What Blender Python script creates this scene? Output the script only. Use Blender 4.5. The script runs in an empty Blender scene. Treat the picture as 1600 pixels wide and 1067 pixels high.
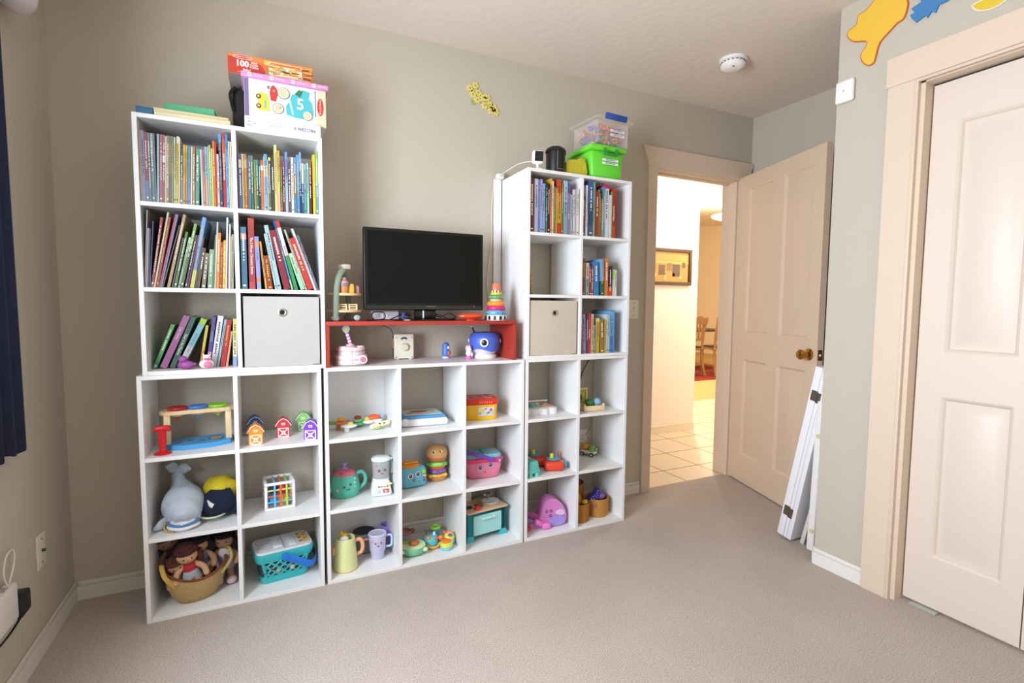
import bpy, bmesh, math, random
from mathutils import Matrix, Vector, Euler
random.seed(7)
SC = bpy.context.scene
COL = SC.collection
PI = math.pi
R = math.radians

# ------------------------------------------------------------ camera, world, light, exposure
cam_d = bpy.data.cameras.new('camera'); cam = bpy.data.objects.new('camera', cam_d); COL.objects.link(cam)
cam_d.sensor_width = 36; cam_d.lens = 797.6/1600*36; cam_d.clip_start = .02
def cam_matrix(loc, pitch, yaw, roll):
    pi, ya, ro = R(pitch), R(yaw), R(roll)
    f = Vector((math.sin(ya)*math.cos(pi), math.cos(ya)*math.cos(pi), math.sin(pi)))
    r = Vector((math.cos(ya), -math.sin(ya), 0)); u = r.cross(f)
    r2 = r*math.cos(ro)+u*math.sin(ro); u2 = -r*math.sin(ro)+u*math.cos(ro)
    m = Matrix((r2, u2, -f)).transposed().to_4x4(); m.translation = loc
    return m
cam.matrix_world = cam_matrix((0.4187, -2.1948, 1.1768), -4.023, 25.7725, 0.4324)
SC.camera = cam
SC.view_settings.view_transform = 'Standard'; SC.view_settings.look = 'None'
SC.view_settings.exposure = 0.12; SC.view_settings.gamma = 1; SC.view_settings.use_curve_mapping = False
W = bpy.data.worlds.new('daylight'); SC.world = W; W.use_nodes = True
W.node_tree.nodes['Background'].inputs[0].default_value = (1.0, .93, .86, 1)
W.node_tree.nodes['Background'].inputs[1].default_value = 0.95
def area(name, loc, aim, size, power, col):
    d = bpy.data.lights.new(name, 'AREA'); d.shape = 'RECTANGLE'; d.size, d.size_y = size; d.energy = power; d.color = col
    o = bpy.data.objects.new(name, d); COL.objects.link(o); o.location = loc
    o.rotation_euler = (Vector(aim)-Vector(loc)).to_track_quat('-Z', 'Z').to_euler(); return o
def point(name, loc, power, col, rad=.1):
    d = bpy.data.lights.new(name, 'POINT'); d.energy = power; d.color = col; d.shadow_soft_size = rad
    o = bpy.data.objects.new(name, d); COL.objects.link(o); o.location = loc; return o
area('window_daylight', (-.44, -1.2, 1.35), (1, -1.2, 1.25), (1.0, 1.1), 84, (.84, .94, 1.06))
point('hall_light', (4.35, .92, 2.2), 34, (1.0, .95, .9), .12)
point('dining_light', (6.6, 4.3, 2.25), 150, (1.0, .88, .70), .15)
point('living_light', (5.2, 2.6, 2.2), 62, (1.0, .93, .85), .15)

# ------------------------------------------------------------ materials
def hx(h):
    c = [int(h[i:i+2], 16)/255 for i in (0, 2, 4)]
    return tuple((v/12.92 if v <= .04045 else ((v+.055)/1.055)**2.4) for v in c)+(1,)
_M = {}
def M(h, rough=.55, metal=0, bump=0, bscale=60, spec=.5, trans=0, emit=0, alpha=1, mottle=0):
    k = (h, rough, metal, bump, bscale, spec, trans, emit, alpha, mottle)
    if k in _M: return _M[k]
    m = bpy.data.materials.new('surface_'+h); m.use_nodes = True; nt = m.node_tree; b = nt.nodes['Principled BSDF']
    b.inputs['Base Color'].default_value = hx(h); b.inputs['Roughness'].default_value = rough; b.inputs['Metallic'].default_value = metal
    b.inputs['Specular IOR Level'].default_value = spec; b.inputs['Transmission Weight'].default_value = trans; b.inputs['Alpha'].default_value = alpha
    if emit: b.inputs['Emission Color'].default_value = hx(h); b.inputs['Emission Strength'].default_value = emit
    if bump or mottle:
        tc = nt.nodes.new('ShaderNodeTexCoord'); n = nt.nodes.new('ShaderNodeTexNoise'); n.inputs['Scale'].default_value = bscale; n.inputs['Detail'].default_value = 4
        nt.links.new(tc.outputs['Object'], n.inputs['Vector'])
        if bump:
            bp = nt.nodes.new('ShaderNodeBump'); bp.inputs['Strength'].default_value = bump; bp.inputs['Distance'].default_value = .01
            nt.links.new(n.outputs['Fac'], bp.inputs['Height']); nt.links.new(bp.outputs['Normal'], b.inputs['Normal'])
        if mottle:
            r = nt.nodes.new('ShaderNodeValToRGB'); c = hx(h)
            r.color_ramp.elements[0].position = .3; r.color_ramp.elements[1].position = .7
            r.color_ramp.elements[0].color = tuple(v*(1-mottle) for v in c[:3])+(1,); r.color_ramp.elements[1].color = tuple(min(1, v*(1+mottle)) for v in c[:3])+(1,)
            nt.links.new(n.outputs['Fac'], r.inputs['Fac']); nt.links.new(r.outputs['Color'], b.inputs['Base Color'])
    _M[k] = m; return m
def wood(h, h2, scale=8, rough=.5):
    k = ('wood', h, h2, scale)
    if k in _M: return _M[k]
    m = bpy.data.materials.new('wood_'+h); m.use_nodes = True; nt = m.node_tree; b = nt.nodes['Principled BSDF']; b.inputs['Roughness'].default_value = rough
    tc = nt.nodes.new('ShaderNodeTexCoord'); mp = nt.nodes.new('ShaderNodeMapping'); mp.inputs['Scale'].default_value = (6, 6, 1)
    n = nt.nodes.new('ShaderNodeTexNoise'); n.inputs['Scale'].default_value = scale; n.inputs['Detail'].default_value = 5
    r = nt.nodes.new('ShaderNodeValToRGB'); r.color_ramp.elements[0].color = hx(h); r.color_ramp.elements[1].color = hx(h2)
    r.color_ramp.elements[0].position = .35; r.color_ramp.elements[1].position = .65
    nt.links.new(tc.outputs['Object'], mp.inputs[0]); nt.links.new(mp.outputs[0], n.inputs['Vector']); nt.links.new(n.outputs['Fac'], r.inputs['Fac']); nt.links.new(r.outputs['Color'], b.inputs['Base Color'])
    _M[k] = m; return m

# ------------------------------------------------------------ mesh builder
class MB:
    def __init__(s): s.v = []; s.f = []; s.fm = []; s.mats = []
    def _mi(s, m):
        if isinstance(m, str): m = M(m)
        if m not in s.mats: s.mats.append(m)
        return s.mats.index(m)
    def add(s, vs, fs, m, X=None):
        k = len(s.v); mi = s._mi(m)
        for v in vs: s.v.append(tuple(X @ Vector(v)) if X is not None else tuple(v))
        for f in fs: s.f.append(tuple(i+k for i in f)); s.fm.append(mi)
        return s
    def box(s, c, d, m, bev=0, rot=None, top=(1, 1), seg=2):
        X = Matrix.Translation(c) @ (Euler([R(a) for a in rot]).to_matrix().to_4x4() if rot else Matrix())
        x, y, z = d[0]/2, d[1]/2, d[2]/2; tx, ty = top
        vs = [(-x, -y, -z), (x, -y, -z), (x, y, -z), (-x, y, -z), (-x*tx, -y*ty, z), (x*tx, -y*ty, z), (x*tx, y*ty, z), (-x*tx, y*ty, z)]
        fs = [(3, 2, 1, 0), (4, 5, 6, 7), (0, 1, 5, 4), (1, 2, 6, 5), (2, 3, 7, 6), (3, 0, 4, 7)]
        if bev:
            bm = bmesh.new(); bv = [bm.verts.new(v) for v in vs]; [bm.faces.new([bv[i] for i in f]) for f in fs]
            bmesh.ops.bevel(bm, geom=bm.edges[:]+bm.verts[:], offset=min(bev, min(d)*.49), segments=seg, profile=.5, affect='EDGES')
            bm.verts.index_update(); vs = [v.co[:] for v in bm.verts]; fs = [[v.index for v in f.verts] for f in bm.faces]; bm.free()
        return s.add(vs, fs, m, X)
    def ring(s, frames, m, cap=(1, 1), n=16, closed=False):
        # frames: (center, axis_a vector, axis_b vector)
        vs = []; fs = []
        for c, a, b in frames:
            for i in range(n):
                t = 2*PI*i/n; vs.append(Vector(c)+Vector(a)*math.cos(t)+Vector(b)*math.sin(t))
        L = len(frames)
        for j in range(L if closed else L-1):
            k = (j+1) % L
            for i in range(n): fs.append((j*n+i, j*n+(i+1) % n, k*n+(i+1) % n, k*n+i))
        if not closed:
            if cap[0]: fs.append(tuple(range(n))[::-1])
            if cap[1]: fs.append(tuple((L-1)*n+i for i in range(n)))
        return s.add(vs, fs, m)
    def cyl(s, p0, p1, r0, m, r1=None, n=20, b=None):
        p0, p1 = Vector(p0), Vector(p1); d = (p1-p0).normalized(); a = d.orthogonal().normalized(); bb = d.cross(a)
        r1 = r0 if r1 is None else r1
        return s.ring([(p0, a*r0, bb*r0), (p1, a*r1, bb*r1)], m, n=n)
    def lathe(s, c, prof, m, n=24, sx=1, sy=1, rot=None, cap=(1, 1)):
        X = Matrix.Translation(c) @ (Euler([R(a) for a in rot]).to_matrix().to_4x4() if rot else Matrix())
        k = len(s.v); s.ring([((0, 0, z), (max(r, 1e-4)*sx, 0, 0), (0, max(r, 1e-4)*sy, 0)) for r, z in prof], m, n=n, cap=cap)
        for i in range(k, len(s.v)): s.v[i] = tuple(X @ Vector(s.v[i]))
        return s
    def ball(s, c, r, m, rot=None, n=16, top=None):
        if not hasattr(r, '__len__'): r = (r, r, r)
        X = Matrix.Translation(c) @ (Euler([R(a) for a in rot]).to_matrix().to_4x4() if rot else Matrix()) @ Matrix.Diagonal((*r, 1))
        k = len(s.v); q = n//2
        s.ring([((0, 0, -math.cos(PI*j/q)), (math.sin(PI*j/q)+1e-4, 0, 0), (0, math.sin(PI*j/q)+1e-4, 0)) for j in range(q+1)], m, n=n)
        for i in range(k, len(s.v)): s.v[i] = tuple(X @ Vector(s.v[i]))
        return s
    def tube(s, pts, r, m, n=10, closed=False, flat=1, up=None, cap=(1, 1)):
        # r: radius or list ; flat: ratio of second axis
        P = [Vector(p) for p in pts]; L = len(P); fr = []; prev = None
        for i, p in enumerate(P):
            if closed: t = (P[(i+1) % L]-P[i-1]).normalized()
            else: t = (P[min(i+1, L-1)]-P[max(i-1, 0)]).normalized()
            if up is not None: a = Vector(up)-t*Vector(up).dot(t)
            else: a = prev-t*prev.dot(t) if prev is not None else t.orthogonal()
            a.normalize(); prev = a; rr = r[i] if hasattr(r, '__len__') else r; b = t.cross(a)
            fr.append((p, a*rr, b*rr*flat))
        return s.ring(fr, m, n=n, closed=closed, cap=cap)
    def torus(s, c, Rr, r, m, rot=None, n=28, k=10, flat=1):
        X = Matrix.Translation(c) @ (Euler([R(a) for a in rot]).to_matrix().to_4x4() if rot else Matrix())
        st = len(s.v)
        s.ring([((Rr*math.cos(2*PI*i/n), Rr*math.sin(2*PI*i/n), 0), (r*math.cos(2*PI*i/n), r*math.sin(2*PI*i/n), 0), (0, 0, r*flat)) for i in range(n)], m, n=k, closed=True)
        for i in range(st, len(s.v)): s.v[i] = tuple(X @ Vector(s.v[i]))
        return s
    def prism(s, poly, a, b, m, plane='xz'):
        # polygon in plane, extruded from a to b along the remaining axis
        f = {'xz': lambda p, t: (p[0], t, p[1]), 'xy': lambda p, t: (p[0], p[1], t), 'yz': lambda p, t: (t, p[0], p[1])}[plane]
        n = len(poly); vs = [f(p, a) for p in poly]+[f(p, b) for p in poly]
        fs = [tuple(range(n)), tuple(range(2*n-1, n-1, -1))]+[(i, i+n, (i+1) % n+n, (i+1) % n) for i in range(n)]
        return s.add(vs, fs, m)
    def disc(s, c, r, m, th=.0015, rz=1):
        # a round face looking at -y
        x, y, z = c
        return s.ring([((x, y, z), (r, 0, 0), (0, 0, r*rz)), ((x, y-th, z), (r, 0, 0), (0, 0, r*rz))], m, n=16)
    def build(s, name, parent=None, smooth=38):
        me = bpy.data.meshes.new(name); me.from_pydata(s.v, [], s.f)
        for m in s.mats: me.materials.append(m)
        me.polygons.foreach_set('material_index', s.fm)
        bm = bmesh.new(); bm.from_mesh(me); bmesh.ops.recalc_face_normals(bm, faces=bm.faces[:]); bm.to_mesh(me); bm.free()
        me.shade_smooth(); me.set_sharp_from_angle(angle=R(smooth)); me.update()
        o = bpy.data.objects.new(name, me); COL.objects.link(o)
        if parent is not None: o.parent = parent
        return o
def build_split(m, name, parent):
    # every separate piece of the builder becomes a part of its own
    par = list(range(len(m.v)))
    def find(a):
        while par[a] != a: par[a] = par[par[a]]; a = par[a]
        return a
    for f in m.f:
        for i in f[1:]: par[find(i)] = find(f[0])
    groups = {}
    for f, k in zip(m.f, m.fm): groups.setdefault(find(f[0]), []).append((f, k))
    out = []
    for g in groups.values():
        q = MB(); mp = {}
        for f, k in g:
            for i in f:
                if i not in mp: mp[i] = len(q.v); q.v.append(m.v[i])
            q.f.append(tuple(mp[i] for i in f)); q.fm.append(q._mi(m.mats[k]))
        out.append(q.build(name, parent))
    return out
def S(t, name):
    for c in t.children:
        if c.name.split('.')[0] == name: return c
    return t
def tag(o, label, cat, group=None, kind=None):
    if label: o['label'] = label
    if cat: o['category'] = cat
    if group: o['group'] = group
    if kind: o['kind'] = kind
    return o
def thing(name, label, cat, loc=(0, 0, 0), rz=0, group=None, rot=None):
    o = bpy.data.objects.new(name, None); COL.objects.link(o); o.empty_display_size = .05
    o.location = loc; o.rotation_euler = [R(a) for a in rot] if rot else (0, 0, R(rz))
    return tag(o, label, cat, group)
def struct(name, mb, parent=None):
    o = mb.build(name, parent)
    if parent is None: o['kind'] = 'structure'
    return o
def copy_tree(o, parent=None):
    c = o.copy(); COL.objects.link(c); c.parent = parent
    for ch in list(o.children): copy_tree(ch, c)
    return c
def text(s_, size, mat, parent, loc, rot=(90, 0, 0), name='lettering', depth=.0004, align='CENTER', bold=0, sx=1, mtx=None):
    cu = bpy.data.curves.new(name, 'FONT'); cu.body = s_; cu.size = size; cu.extrude = depth; cu.align_x = align; cu.align_y = 'CENTER'; cu.offset = bold
    cu.resolution_u = 2
    tmp = bpy.data.objects.new(name, cu); COL.objects.link(tmp)
    me = bpy.data.meshes.new_from_object(tmp); COL.objects.unlink(tmp); bpy.data.objects.remove(tmp)
    if isinstance(mat, str): mat = M(mat)
    me.materials.clear(); me.materials.append(mat)
    o = bpy.data.objects.new(name, me); COL.objects.link(o); o.parent = parent
    if mtx is not None: o.matrix_local = Matrix.Translation(loc) @ mtx.to_4x4() @ Matrix.Diagonal((sx, 1, 1, 1))
    else: o.location = loc; o.rotation_euler = [R(a) for a in rot]; o.scale = (sx, 1, 1)
    return o
def arc(c, r, a0, a1, n=12, plane='xz', ry=None):
    ry = ry or r; out = []
    for i in range(n+1):
        t = R(a0+(a1-a0)*i/n); p, q = r*math.cos(t), ry*math.sin(t)
        out.append((c[0]+p, c[1], c[2]+q) if plane == 'xz' else (c[0]+p, c[1]+q, c[2]) if plane == 'xy' else (c[0], c[1]+p, c[2]+q))
    return out
def smooth_path(pts, n=6):
    P = [Vector(p) for p in pts]; out = []
    for i in range(len(P)-1):
        p0, p1, p2, p3 = P[max(i-1, 0)], P[i], P[i+1], P[min(i+2, len(P)-1)]
        for k in range(n):
            t = k/n; out.append(.5*((2*p1)+(-p0+p2)*t+(2*p0-5*p1+4*p2-p3)*t*t+(-p0+3*p1-3*p2+p3)*t**3))
    out.append(P[-1]); return out

# palette
WHITE = M('eceae8', .45, bump=.03, bscale=120)
PAINT = M('c0b7a7', .75, bump=.08, bscale=180)
PAINT2 = PAINT
TRIM = M('d9c5b0', .5, bump=.02)
TRIMW = M('ded8cc', .5)
CREAM = M('e8e2cf', .8)
WOODL = wood('e2c493', 'ecd3a8')
BLACK = M('0b0b0c', .35)
GREY = M('77777a', .5)
# ------------------------------------------------------------ the room
YW, XR, ZC, XL, XC, YB = .308, 3.436, 2.456, -.287, 2.68, -.745
carpet = bpy.data.materials.new('carpet'); carpet.use_nodes = True
nt = carpet.node_tree; b = nt.nodes['Principled BSDF']; b.inputs['Roughness'].default_value = 1; b.inputs['Specular IOR Level'].default_value = .1
tc = nt.nodes.new('ShaderNodeTexCoord'); n1 = nt.nodes.new('ShaderNodeTexNoise'); n1.inputs['Scale'].default_value = 260; n1.inputs['Detail'].default_value = 3
n2 = nt.nodes.new('ShaderNodeTexNoise'); n2.inputs['Scale'].default_value = 2.2; n2.inputs['Detail'].default_value = 3
r = nt.nodes.new('ShaderNodeValToRGB'); r.color_ramp.elements[0].color = hx('a5968c'); r.color_ramp.elements[1].color = hx('e2d5ca'); r.color_ramp.elements[0].position = .3; r.color_ramp.elements[1].position = .7
mx = nt.nodes.new('ShaderNodeMixRGB'); mx.blend_type = 'MULTIPLY'; mx.inputs[0].default_value = .25
bp = nt.nodes.new('ShaderNodeBump'); bp.inputs['Strength'].default_value = .6; bp.inputs['Distance'].default_value = .006
for a_, b_ in ((tc.outputs['Object'], n1.inputs['Vector']), (tc.outputs['Object'], n2.inputs['Vector']), (n1.outputs['Fac'], r.inputs['Fac']), (r.outputs['Color'], mx.inputs[1]), (n2.outputs['Fac'], mx.inputs[2]), (mx.outputs[0], b.inputs['Base Color']), (n1.outputs['Fac'], bp.inputs['Height']), (bp.outputs['Normal'], b.inputs['Normal'])): nt.links.new(a_, b_)
m = MB(); m.box(((XL+XR)/2, -1.505, -.025), (XR-XL+.2, 3.69, .05), carpet); struct('floor', m)
ceil = M('e2d5c8', .85, bump=.16, bscale=30)
m = MB(); m.box(((XL+XR)/2, -1.5, ZC+.03), (XR-XL+.3, 3.86, .06), ceil); struct('ceiling', m)
# shelf wall with the doorway
DX0, DX1, DZ = 2.60, 3.318, 2.035
m = MB()
m.box(((XL-.1+DX0)/2, YW+.06, ZC/2), (DX0-XL+.1, .12, ZC), PAINT)
m.box(((DX0+DX1)/2, YW+.06, (DZ+ZC)/2), (DX1-DX0, .12, ZC-DZ), PAINT)
m.box(((DX1+XR+.1)/2, YW+.06, ZC/2), (XR+.1-DX1, .12, ZC), PAINT)
struct('wall_back', m)
# left wall with the window opening (outside the frame, the room's daylight)
WY0, WY1, WZ0, WZ1 = -1.85, -.62, .82, 1.98
m = MB(); xx = XL-.06
m.box((xx, (WY1+YW)/2, ZC/2), (.12, YW-WY1, ZC), PAINT); m.box((xx, (WY0-3.35)/2, ZC/2), (.12, WY0+3.35, ZC), PAINT)
m.box((xx, (WY0+WY1)/2, WZ0/2), (.12, WY1-WY0, WZ0), PAINT); m.box((xx, (WY0+WY1)/2, (WZ1+ZC)/2), (.12, WY1-WY0, ZC-WZ1), PAINT)
struct('wall_left', m)
m = MB(); m.box(((XL-.1+1.0)/2, -3.3, ZC/2), (1.0-XL+.1, .12, ZC), PAINT); struct('wall_light_block', m)  # unseen partial wall, added behind the camera to keep fill light off the left corner
m = MB()
for y0, y1, z0, z1 in ((WY0, WY1, WZ0, WZ0+.04), (WY0, WY1, WZ1-.04, WZ1), (WY0, WY0+.04, WZ0+.04, WZ1-.04), (WY1-.04, WY1, WZ0+.04, WZ1-.04)):
    m.box((xx, (y0+y1)/2, (z0+z1)/2), (.05, y1-y0, z1-z0), TRIMW)
struct('window_1', m)
# right wall: the short set-back piece and the closet wall
m = MB(); m.box((XR+.05, (YB+YW)/2, ZC/2), (.1, YW-YB, ZC), PAINT); struct('wall_right', m)
CY0, CY1, CZ = -1.86, -1.065, 2.045
m = MB()
m.box((XC+.06, (YB+CY1)/2, ZC/2), (.12, YB-CY1, ZC), PAINT)
m.box((XC+.06, (CY0+CY1)/2, (CZ+ZC)/2), (.12, CY1-CY0, ZC-CZ), PAINT)
m.box((XC+.06, (CY0-3.35)/2, ZC/2), (.12, CY0+3.35, ZC), PAINT)
m.box(((XC+XR+.1)/2+.06, YB-.05, ZC/2), (XR+.1-XC-.12, .1, ZC), PAINT)
struct('wall_closet', m)
# baseboards
BBH, BBT = .075, .0115
def baseboard(name, p0, p1, nrm, mat=TRIMW):
    m = MB(); p0, p1 = Vector(p0), Vector(p1); d = p1-p0; L = d.length; ang = math.degrees(math.atan2(d.y, d.x)); n_ = Vector(nrm)
    c = (p0+p1)/2+n_*BBT/2
    m.box((c.x, c.y, .028), (L, BBT, .056), mat, rot=(0, 0, ang)); c2 = (p0+p1)/2+n_*BBT*.4
    m.box((c2.x, c2.y, .0655), (L, BBT*.8, .019), mat, bev=.004, rot=(0, 0, ang))
    return struct(name, m)
baseboard('baseboard_back', (XL+BBT, YW, 0), (DX0-.072, YW, 0), (0, -1, 0))
baseboard('baseboard_left', (XL, -3.2, 0), (XL, YW, 0), (1, 0, 0))
baseboard('baseboard_closet', (XC, YB, 0), (XC, CY1+.106, 0), (-1, 0, 0), M('e6e2dc', .45))
baseboard('baseboard_block', (XC, YB, 0), (XR-BBT, YB, 0), (0, 1, 0))
baseboard('baseboard_right', (XR, YB+BBT, 0), (XR, YW, 0), (-1, 0, 0))
# doorway casing (a flat board frame with a wider head) and jamb
m = MB(); t = .018
m.box((DX0-.034, YW-t/2, (DZ-.012)/2), (.068, t, DZ-.012), TRIM)
m.box((DX1+.034, YW-t/2, (DZ-.012)/2), (.068, t, DZ-.012), TRIM)
m.prism([(DX0-.068, DZ-.012), (DX1+.068, DZ-.012), (DX1+.116, DZ+.11), (DX0-.112, DZ+.11)], YW-t-.004, YW-.0005, TRIM)
struct('trim_1', m)
m = MB()
m.box((DX0+.008, YW+.06, DZ/2), (.016, .12, DZ), TRIM); m.box((DX1-.008, YW+.06, DZ/2), (.016, .12, DZ), TRIM); m.box(((DX0+DX1)/2, YW+.06, DZ-.008), (DX1-DX0-.032, .12, .016), TRIM)
m.box((DX0+.021, YW+.075, DZ/2), (.01, .035, DZ-.02), TRIM); m.box(((DX0+DX1)/2, YW+.075, DZ-.02), (DX1-DX0-.05, .035, .01), TRIM)
m.box((DX0+.018, YW+.03, .92), (.004, .028, .06), M('4a3620', .3, 1))
struct('trim_2', m)
# the open bedroom door
def panel_door(name, L, H, T, panels, mat, parent=None):
    # local: x along the leaf, y thickness (front at -T/2), z up ; raised panels on both faces
    m = MB(); m.box((L/2, 0, H/2), (L, T, H), mat)
    for s_ in (-1, 1):
        for (a, b_, c, d) in panels:
            y = s_*T/2
            fr = [(a, c, b_, d, 0), (a+.014, c+.014, b_-.014, d-.014, -.0075), (a+.026, c+.026, b_-.026, d-.026, -.0075), (a+.05, c+.05, b_-.05, d-.05, .001)]
            vs = []
            for (x0, z0, x1, z1, o) in fr: vs += [(x0, y+s_*(o+.0011), z0), (x1, y+s_*(o+.0011), z0), (x1, y+s_*(o+.0011), z1), (x0, y+s_*(o+.0011), z1)]
            fs = [(4*k+i, 4*k+(i+1) % 4, 4*k+4+(i+1) % 4, 4*k+4+i) for k in range(3) for i in range(4)]+[(12, 13, 14, 15)]
            m.add(vs, fs, mat)
            # raised moulding around the panel so that the recess reads in relief
            for (x0, z0, x1, z1) in ((a-.012, c-.012, b_+.012, c), (a-.012, d, b_+.012, d+.012), (a-.012, c, a, d), (b_, c, b_+.012, d)):
                m.box(((x0+x1)/2, y+s_*.0015, (z0+z1)/2), (x1-x0, .005, z1-z0), mat, bev=.0015, seg=1)
    return m
def door_mesh(L, H, T, panels, mat):
    # leaf with real recessed panels: stiles, rails and panel wells
    m = MB(); xs = sorted({0, L}|{p[0] for p in panels}|{p[1] for p in panels}); zs = sorted({0, H}|{p[2] for p in panels}|{p[3] for p in panels})
    for i in range(len(xs)-1):
        for j in range(len(zs)-1):
            x0, x1, z0, z1 = xs[i], xs[i+1], zs[j], zs[j+1]
            pan = any(p[0] <= x0+1e-6 and x1 <= p[1]+1e-6 and p[2] <= z0+1e-6 and z1 <= p[3]+1e-6 for p in panels)
            for s_ in (-1, 1):
                y = s_*T/2
                if not pan: m.add([(x0, y, z0), (x1, y, z0), (x1, y, z1), (x0, y, z1)], [(0, 1, 2, 3)], mat)
    for s_ in (-1, 1):
        for (a, b_, c, d) in panels:
            y = s_*T/2
            fr = [(0, 0), (.008, -.005), (.014, -.0135), (.026, -.0135), (.055, -.003)]
            vs = []
            for (k, o) in fr: vs += [(a+k, y+s_*o, c+k), (b_-k, y+s_*o, c+k), (b_-k, y+s_*o, d-k), (a+k, y+s_*o, d-k)]
            fs = [(4*k+i, 4*k+(i+1) % 4, 4*k+4+(i+1) % 4, 4*k+4+i) for k in range(4) for i in range(4)]+[(16, 17, 18, 19)]
            m.add(vs, fs, mat)
    y = T/2
    m.add([(0, -y, 0), (L, -y, 0), (L, y, 0), (0, y, 0), (0, -y, H), (L, -y, H), (L, y, H), (0, y, H)], [(0, 1, 2, 3), (4, 5, 6, 7), (1, 2, 6, 5), (0, 3, 7, 4)], mat)
    return m
ang = math.degrees(math.atan2(-.782, -.256))
T_ = .035
D1 = bpy.data.objects.new('door_1', None); COL.objects.link(D1); D1['kind'] = 'structure'
D1.location = (3.312+.0166, .290-.003, .008); D1.rotation_euler = (0, 0, R(ang))
leaf = door_mesh(.79, 2.03, T_, [(.115, .355, 1.0, 1.945), (.46, .705, 1.0, 1.945), (.115, .355, .185, .825), (.46, .705, .185, .825)], M('d8c0a8', .42, bump=.04, bscale=140)).build('door_leaf', D1, 20)
brass = M('b58a3c', .18, 1)
def knob(parent, x, side, z):
    m = MB(); y = side*T_/2
    m.lathe((x, y, z), [(.033, 0), (.034, .004), (.026, .009), (.013, .012), (.011, .03), (.02, .036), (.027, .046), (.028, .054), (.022, .063), (.008, .067)], brass, rot=(90*(1 if side < 0 else -1), 0, 0))
    m.build('door_knob', parent)
knob(D1, .73, 1, .915); knob(D1, .73, -1, .915)
m = MB(); m.box((.7905, 0, .915), (.002, .026, .057), brass, bev=.0008); m.ball((.793, 0, .915), (.008, .008, .011), M('c8c4b8', .3, 1)); m.build('latch_plate', D1)
for z in (.2, 1.0, 1.82):
    m = MB(); m.cyl((-.004, .02, z), (-.004, .02, z+.09), .006, brass); m.build('hinge', D1)
# closet casing and doors
m = MB()
m.box((XC-.009, CY1+.053, CZ/2), (.018, .106, CZ-.0005), TRIM); m.box((XC-.011, (CY1+.112-1.96)/2, CZ+.055), (.022, 1.96+CY1+.112, .11), TRIM)
m.box((XC-.013, CY1+.008, CZ/2), (.012, .014, CZ), TRIM, bev=.003); m.box((XC-.013, (CY1-1.9)/2, CZ-.006), (.012, 1.9+CY1+.002, .012), TRIM, bev=.003)
m.box((XC+.06, CY1-.008, CZ/2-.005), (.12, .016, CZ-.01), TRIM); m.box((XC+.06, (CY0+CY1)/2, CZ-.008), (.12, CY1-CY0, .016), TRIM)
struct('trim_3', m)
m = MB(); m.box((XC+.075, (CY0+CY1)/2, CZ-.024), (.03, CY1-CY0-.03, .014), M('33322f', .4, .6)); m.box((XC+.055, CY1-.1, .004), (.06, .09, .006), M('b9bdb6', .4, .3)); struct('trim_4', m)
closet = M('dccdbf', .42, bump=.05, bscale=90)
def closet_leaf(name, y0, y1):
    o = bpy.data.objects.new(name, None); COL.objects.link(o); o['kind'] = 'structure'; o.location = (XC+.067, y0, .012); o.rotation_euler = (0, 0, R(-90))
    L = y0-y1; w0, w1 = .085, L-.06
    door_mesh(L, 2.008, .032, [(w0, w1, 1.0, 1.86), (w0, w1, .2, .83)], closet).build('door_leaf', o, 20)
closet_leaf('door_2', CY1-.02, -1.443); closet_leaf('door_3', -1.447, -1.84)

# ------------------------------------------------------------ hall and dining room seen through the doorway
HW = M('f4ebe0', .8); HW2 = M('eddcbc', .8)
tile = bpy.data.materials.new('hall_tile'); tile.use_nodes = True; nt = tile.node_tree; b = nt.nodes['Principled BSDF']; b.inputs['Roughness'].default_value = .35
tc = nt.nodes.new('ShaderNodeTexCoord'); mp = nt.nodes.new('ShaderNodeMapping'); mp.inputs['Rotation'].default_value = (0, 0, R(0)); mp.inputs['Location'].default_value = (.05, .1, 0)
br = nt.nodes.new('ShaderNodeTexBrick'); br.offset = 0; br.inputs['Scale'].default_value = 1; br.inputs['Brick Width'].default_value = .335; br.inputs['Row Height'].default_value = .335; br.inputs['Mortar Size'].default_value = .006
br.inputs['Color1'].default_value = hx('e6d6bb'); br.inputs['Color2'].default_value = hx('dfceb2'); br.inputs['Mortar'].default_value = hx('8d7658')
for a_, b_ in ((tc.outputs['Object'], mp.inputs[0]), (mp.outputs[0], br.inputs['Vector']), (br.outputs['Color'], b.inputs['Base Color'])): nt.links.new(a_, b_)
m = MB()
m.box((4.3, 1.435, -.0275), (4.6, 2.19, .055), tile); struct('floor_hall', m)
m = MB(); m.box((7.4, 5.6, -.0275), (6.2, 6.13, .055), M('c9a46c', .95, bump=.3, bscale=200)); struct('floor_dining', m)
m = MB(); m.box((3.05, 1.48, 1.3), (2.12, .12, 2.6), HW); struct('wall_hall', m)
baseboard('baseboard_hall', (2.0, 1.42, 0), (4.11, 1.42, 0), (0, -1, 0), M('ecdfc8', .5))
m = MB(); m.box((2.0, .92, 1.3), (.1, 1.0, 2.6), HW); struct('wall_hall_end', m)
m = MB(); m.box((5.0, .37, 1.3), (2.9, .12, 2.6), HW); struct('wall_hall_near', m)
m = MB(); m.box((7.4, 8.7, 1.7), (6.4, .1, 3.5), HW2); struct('wall_dining_far', m)
m = MB(); m.box((10.55, 4.6, 1.7), (.1, 8.6, 3.5), HW2); struct('wall_dining_right', m)
m = MB(); m.box((4.05, 5.15, 1.7), (.12, 7.22, 3.5), HW2); struct('wall_dining_left', m)
m = MB(); m.box((4.3, 1.0, 2.63), (5.0, 1.2, .06), HW); struct('ceiling_hall', m)
m = MB(); m.prism([(1.6, 2.62), (8.8, 3.35), (8.8, 3.41), (1.6, 2.68)], 4.0, 10.6, HW2, 'yz'); struct('ceiling_dining', m)
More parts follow.
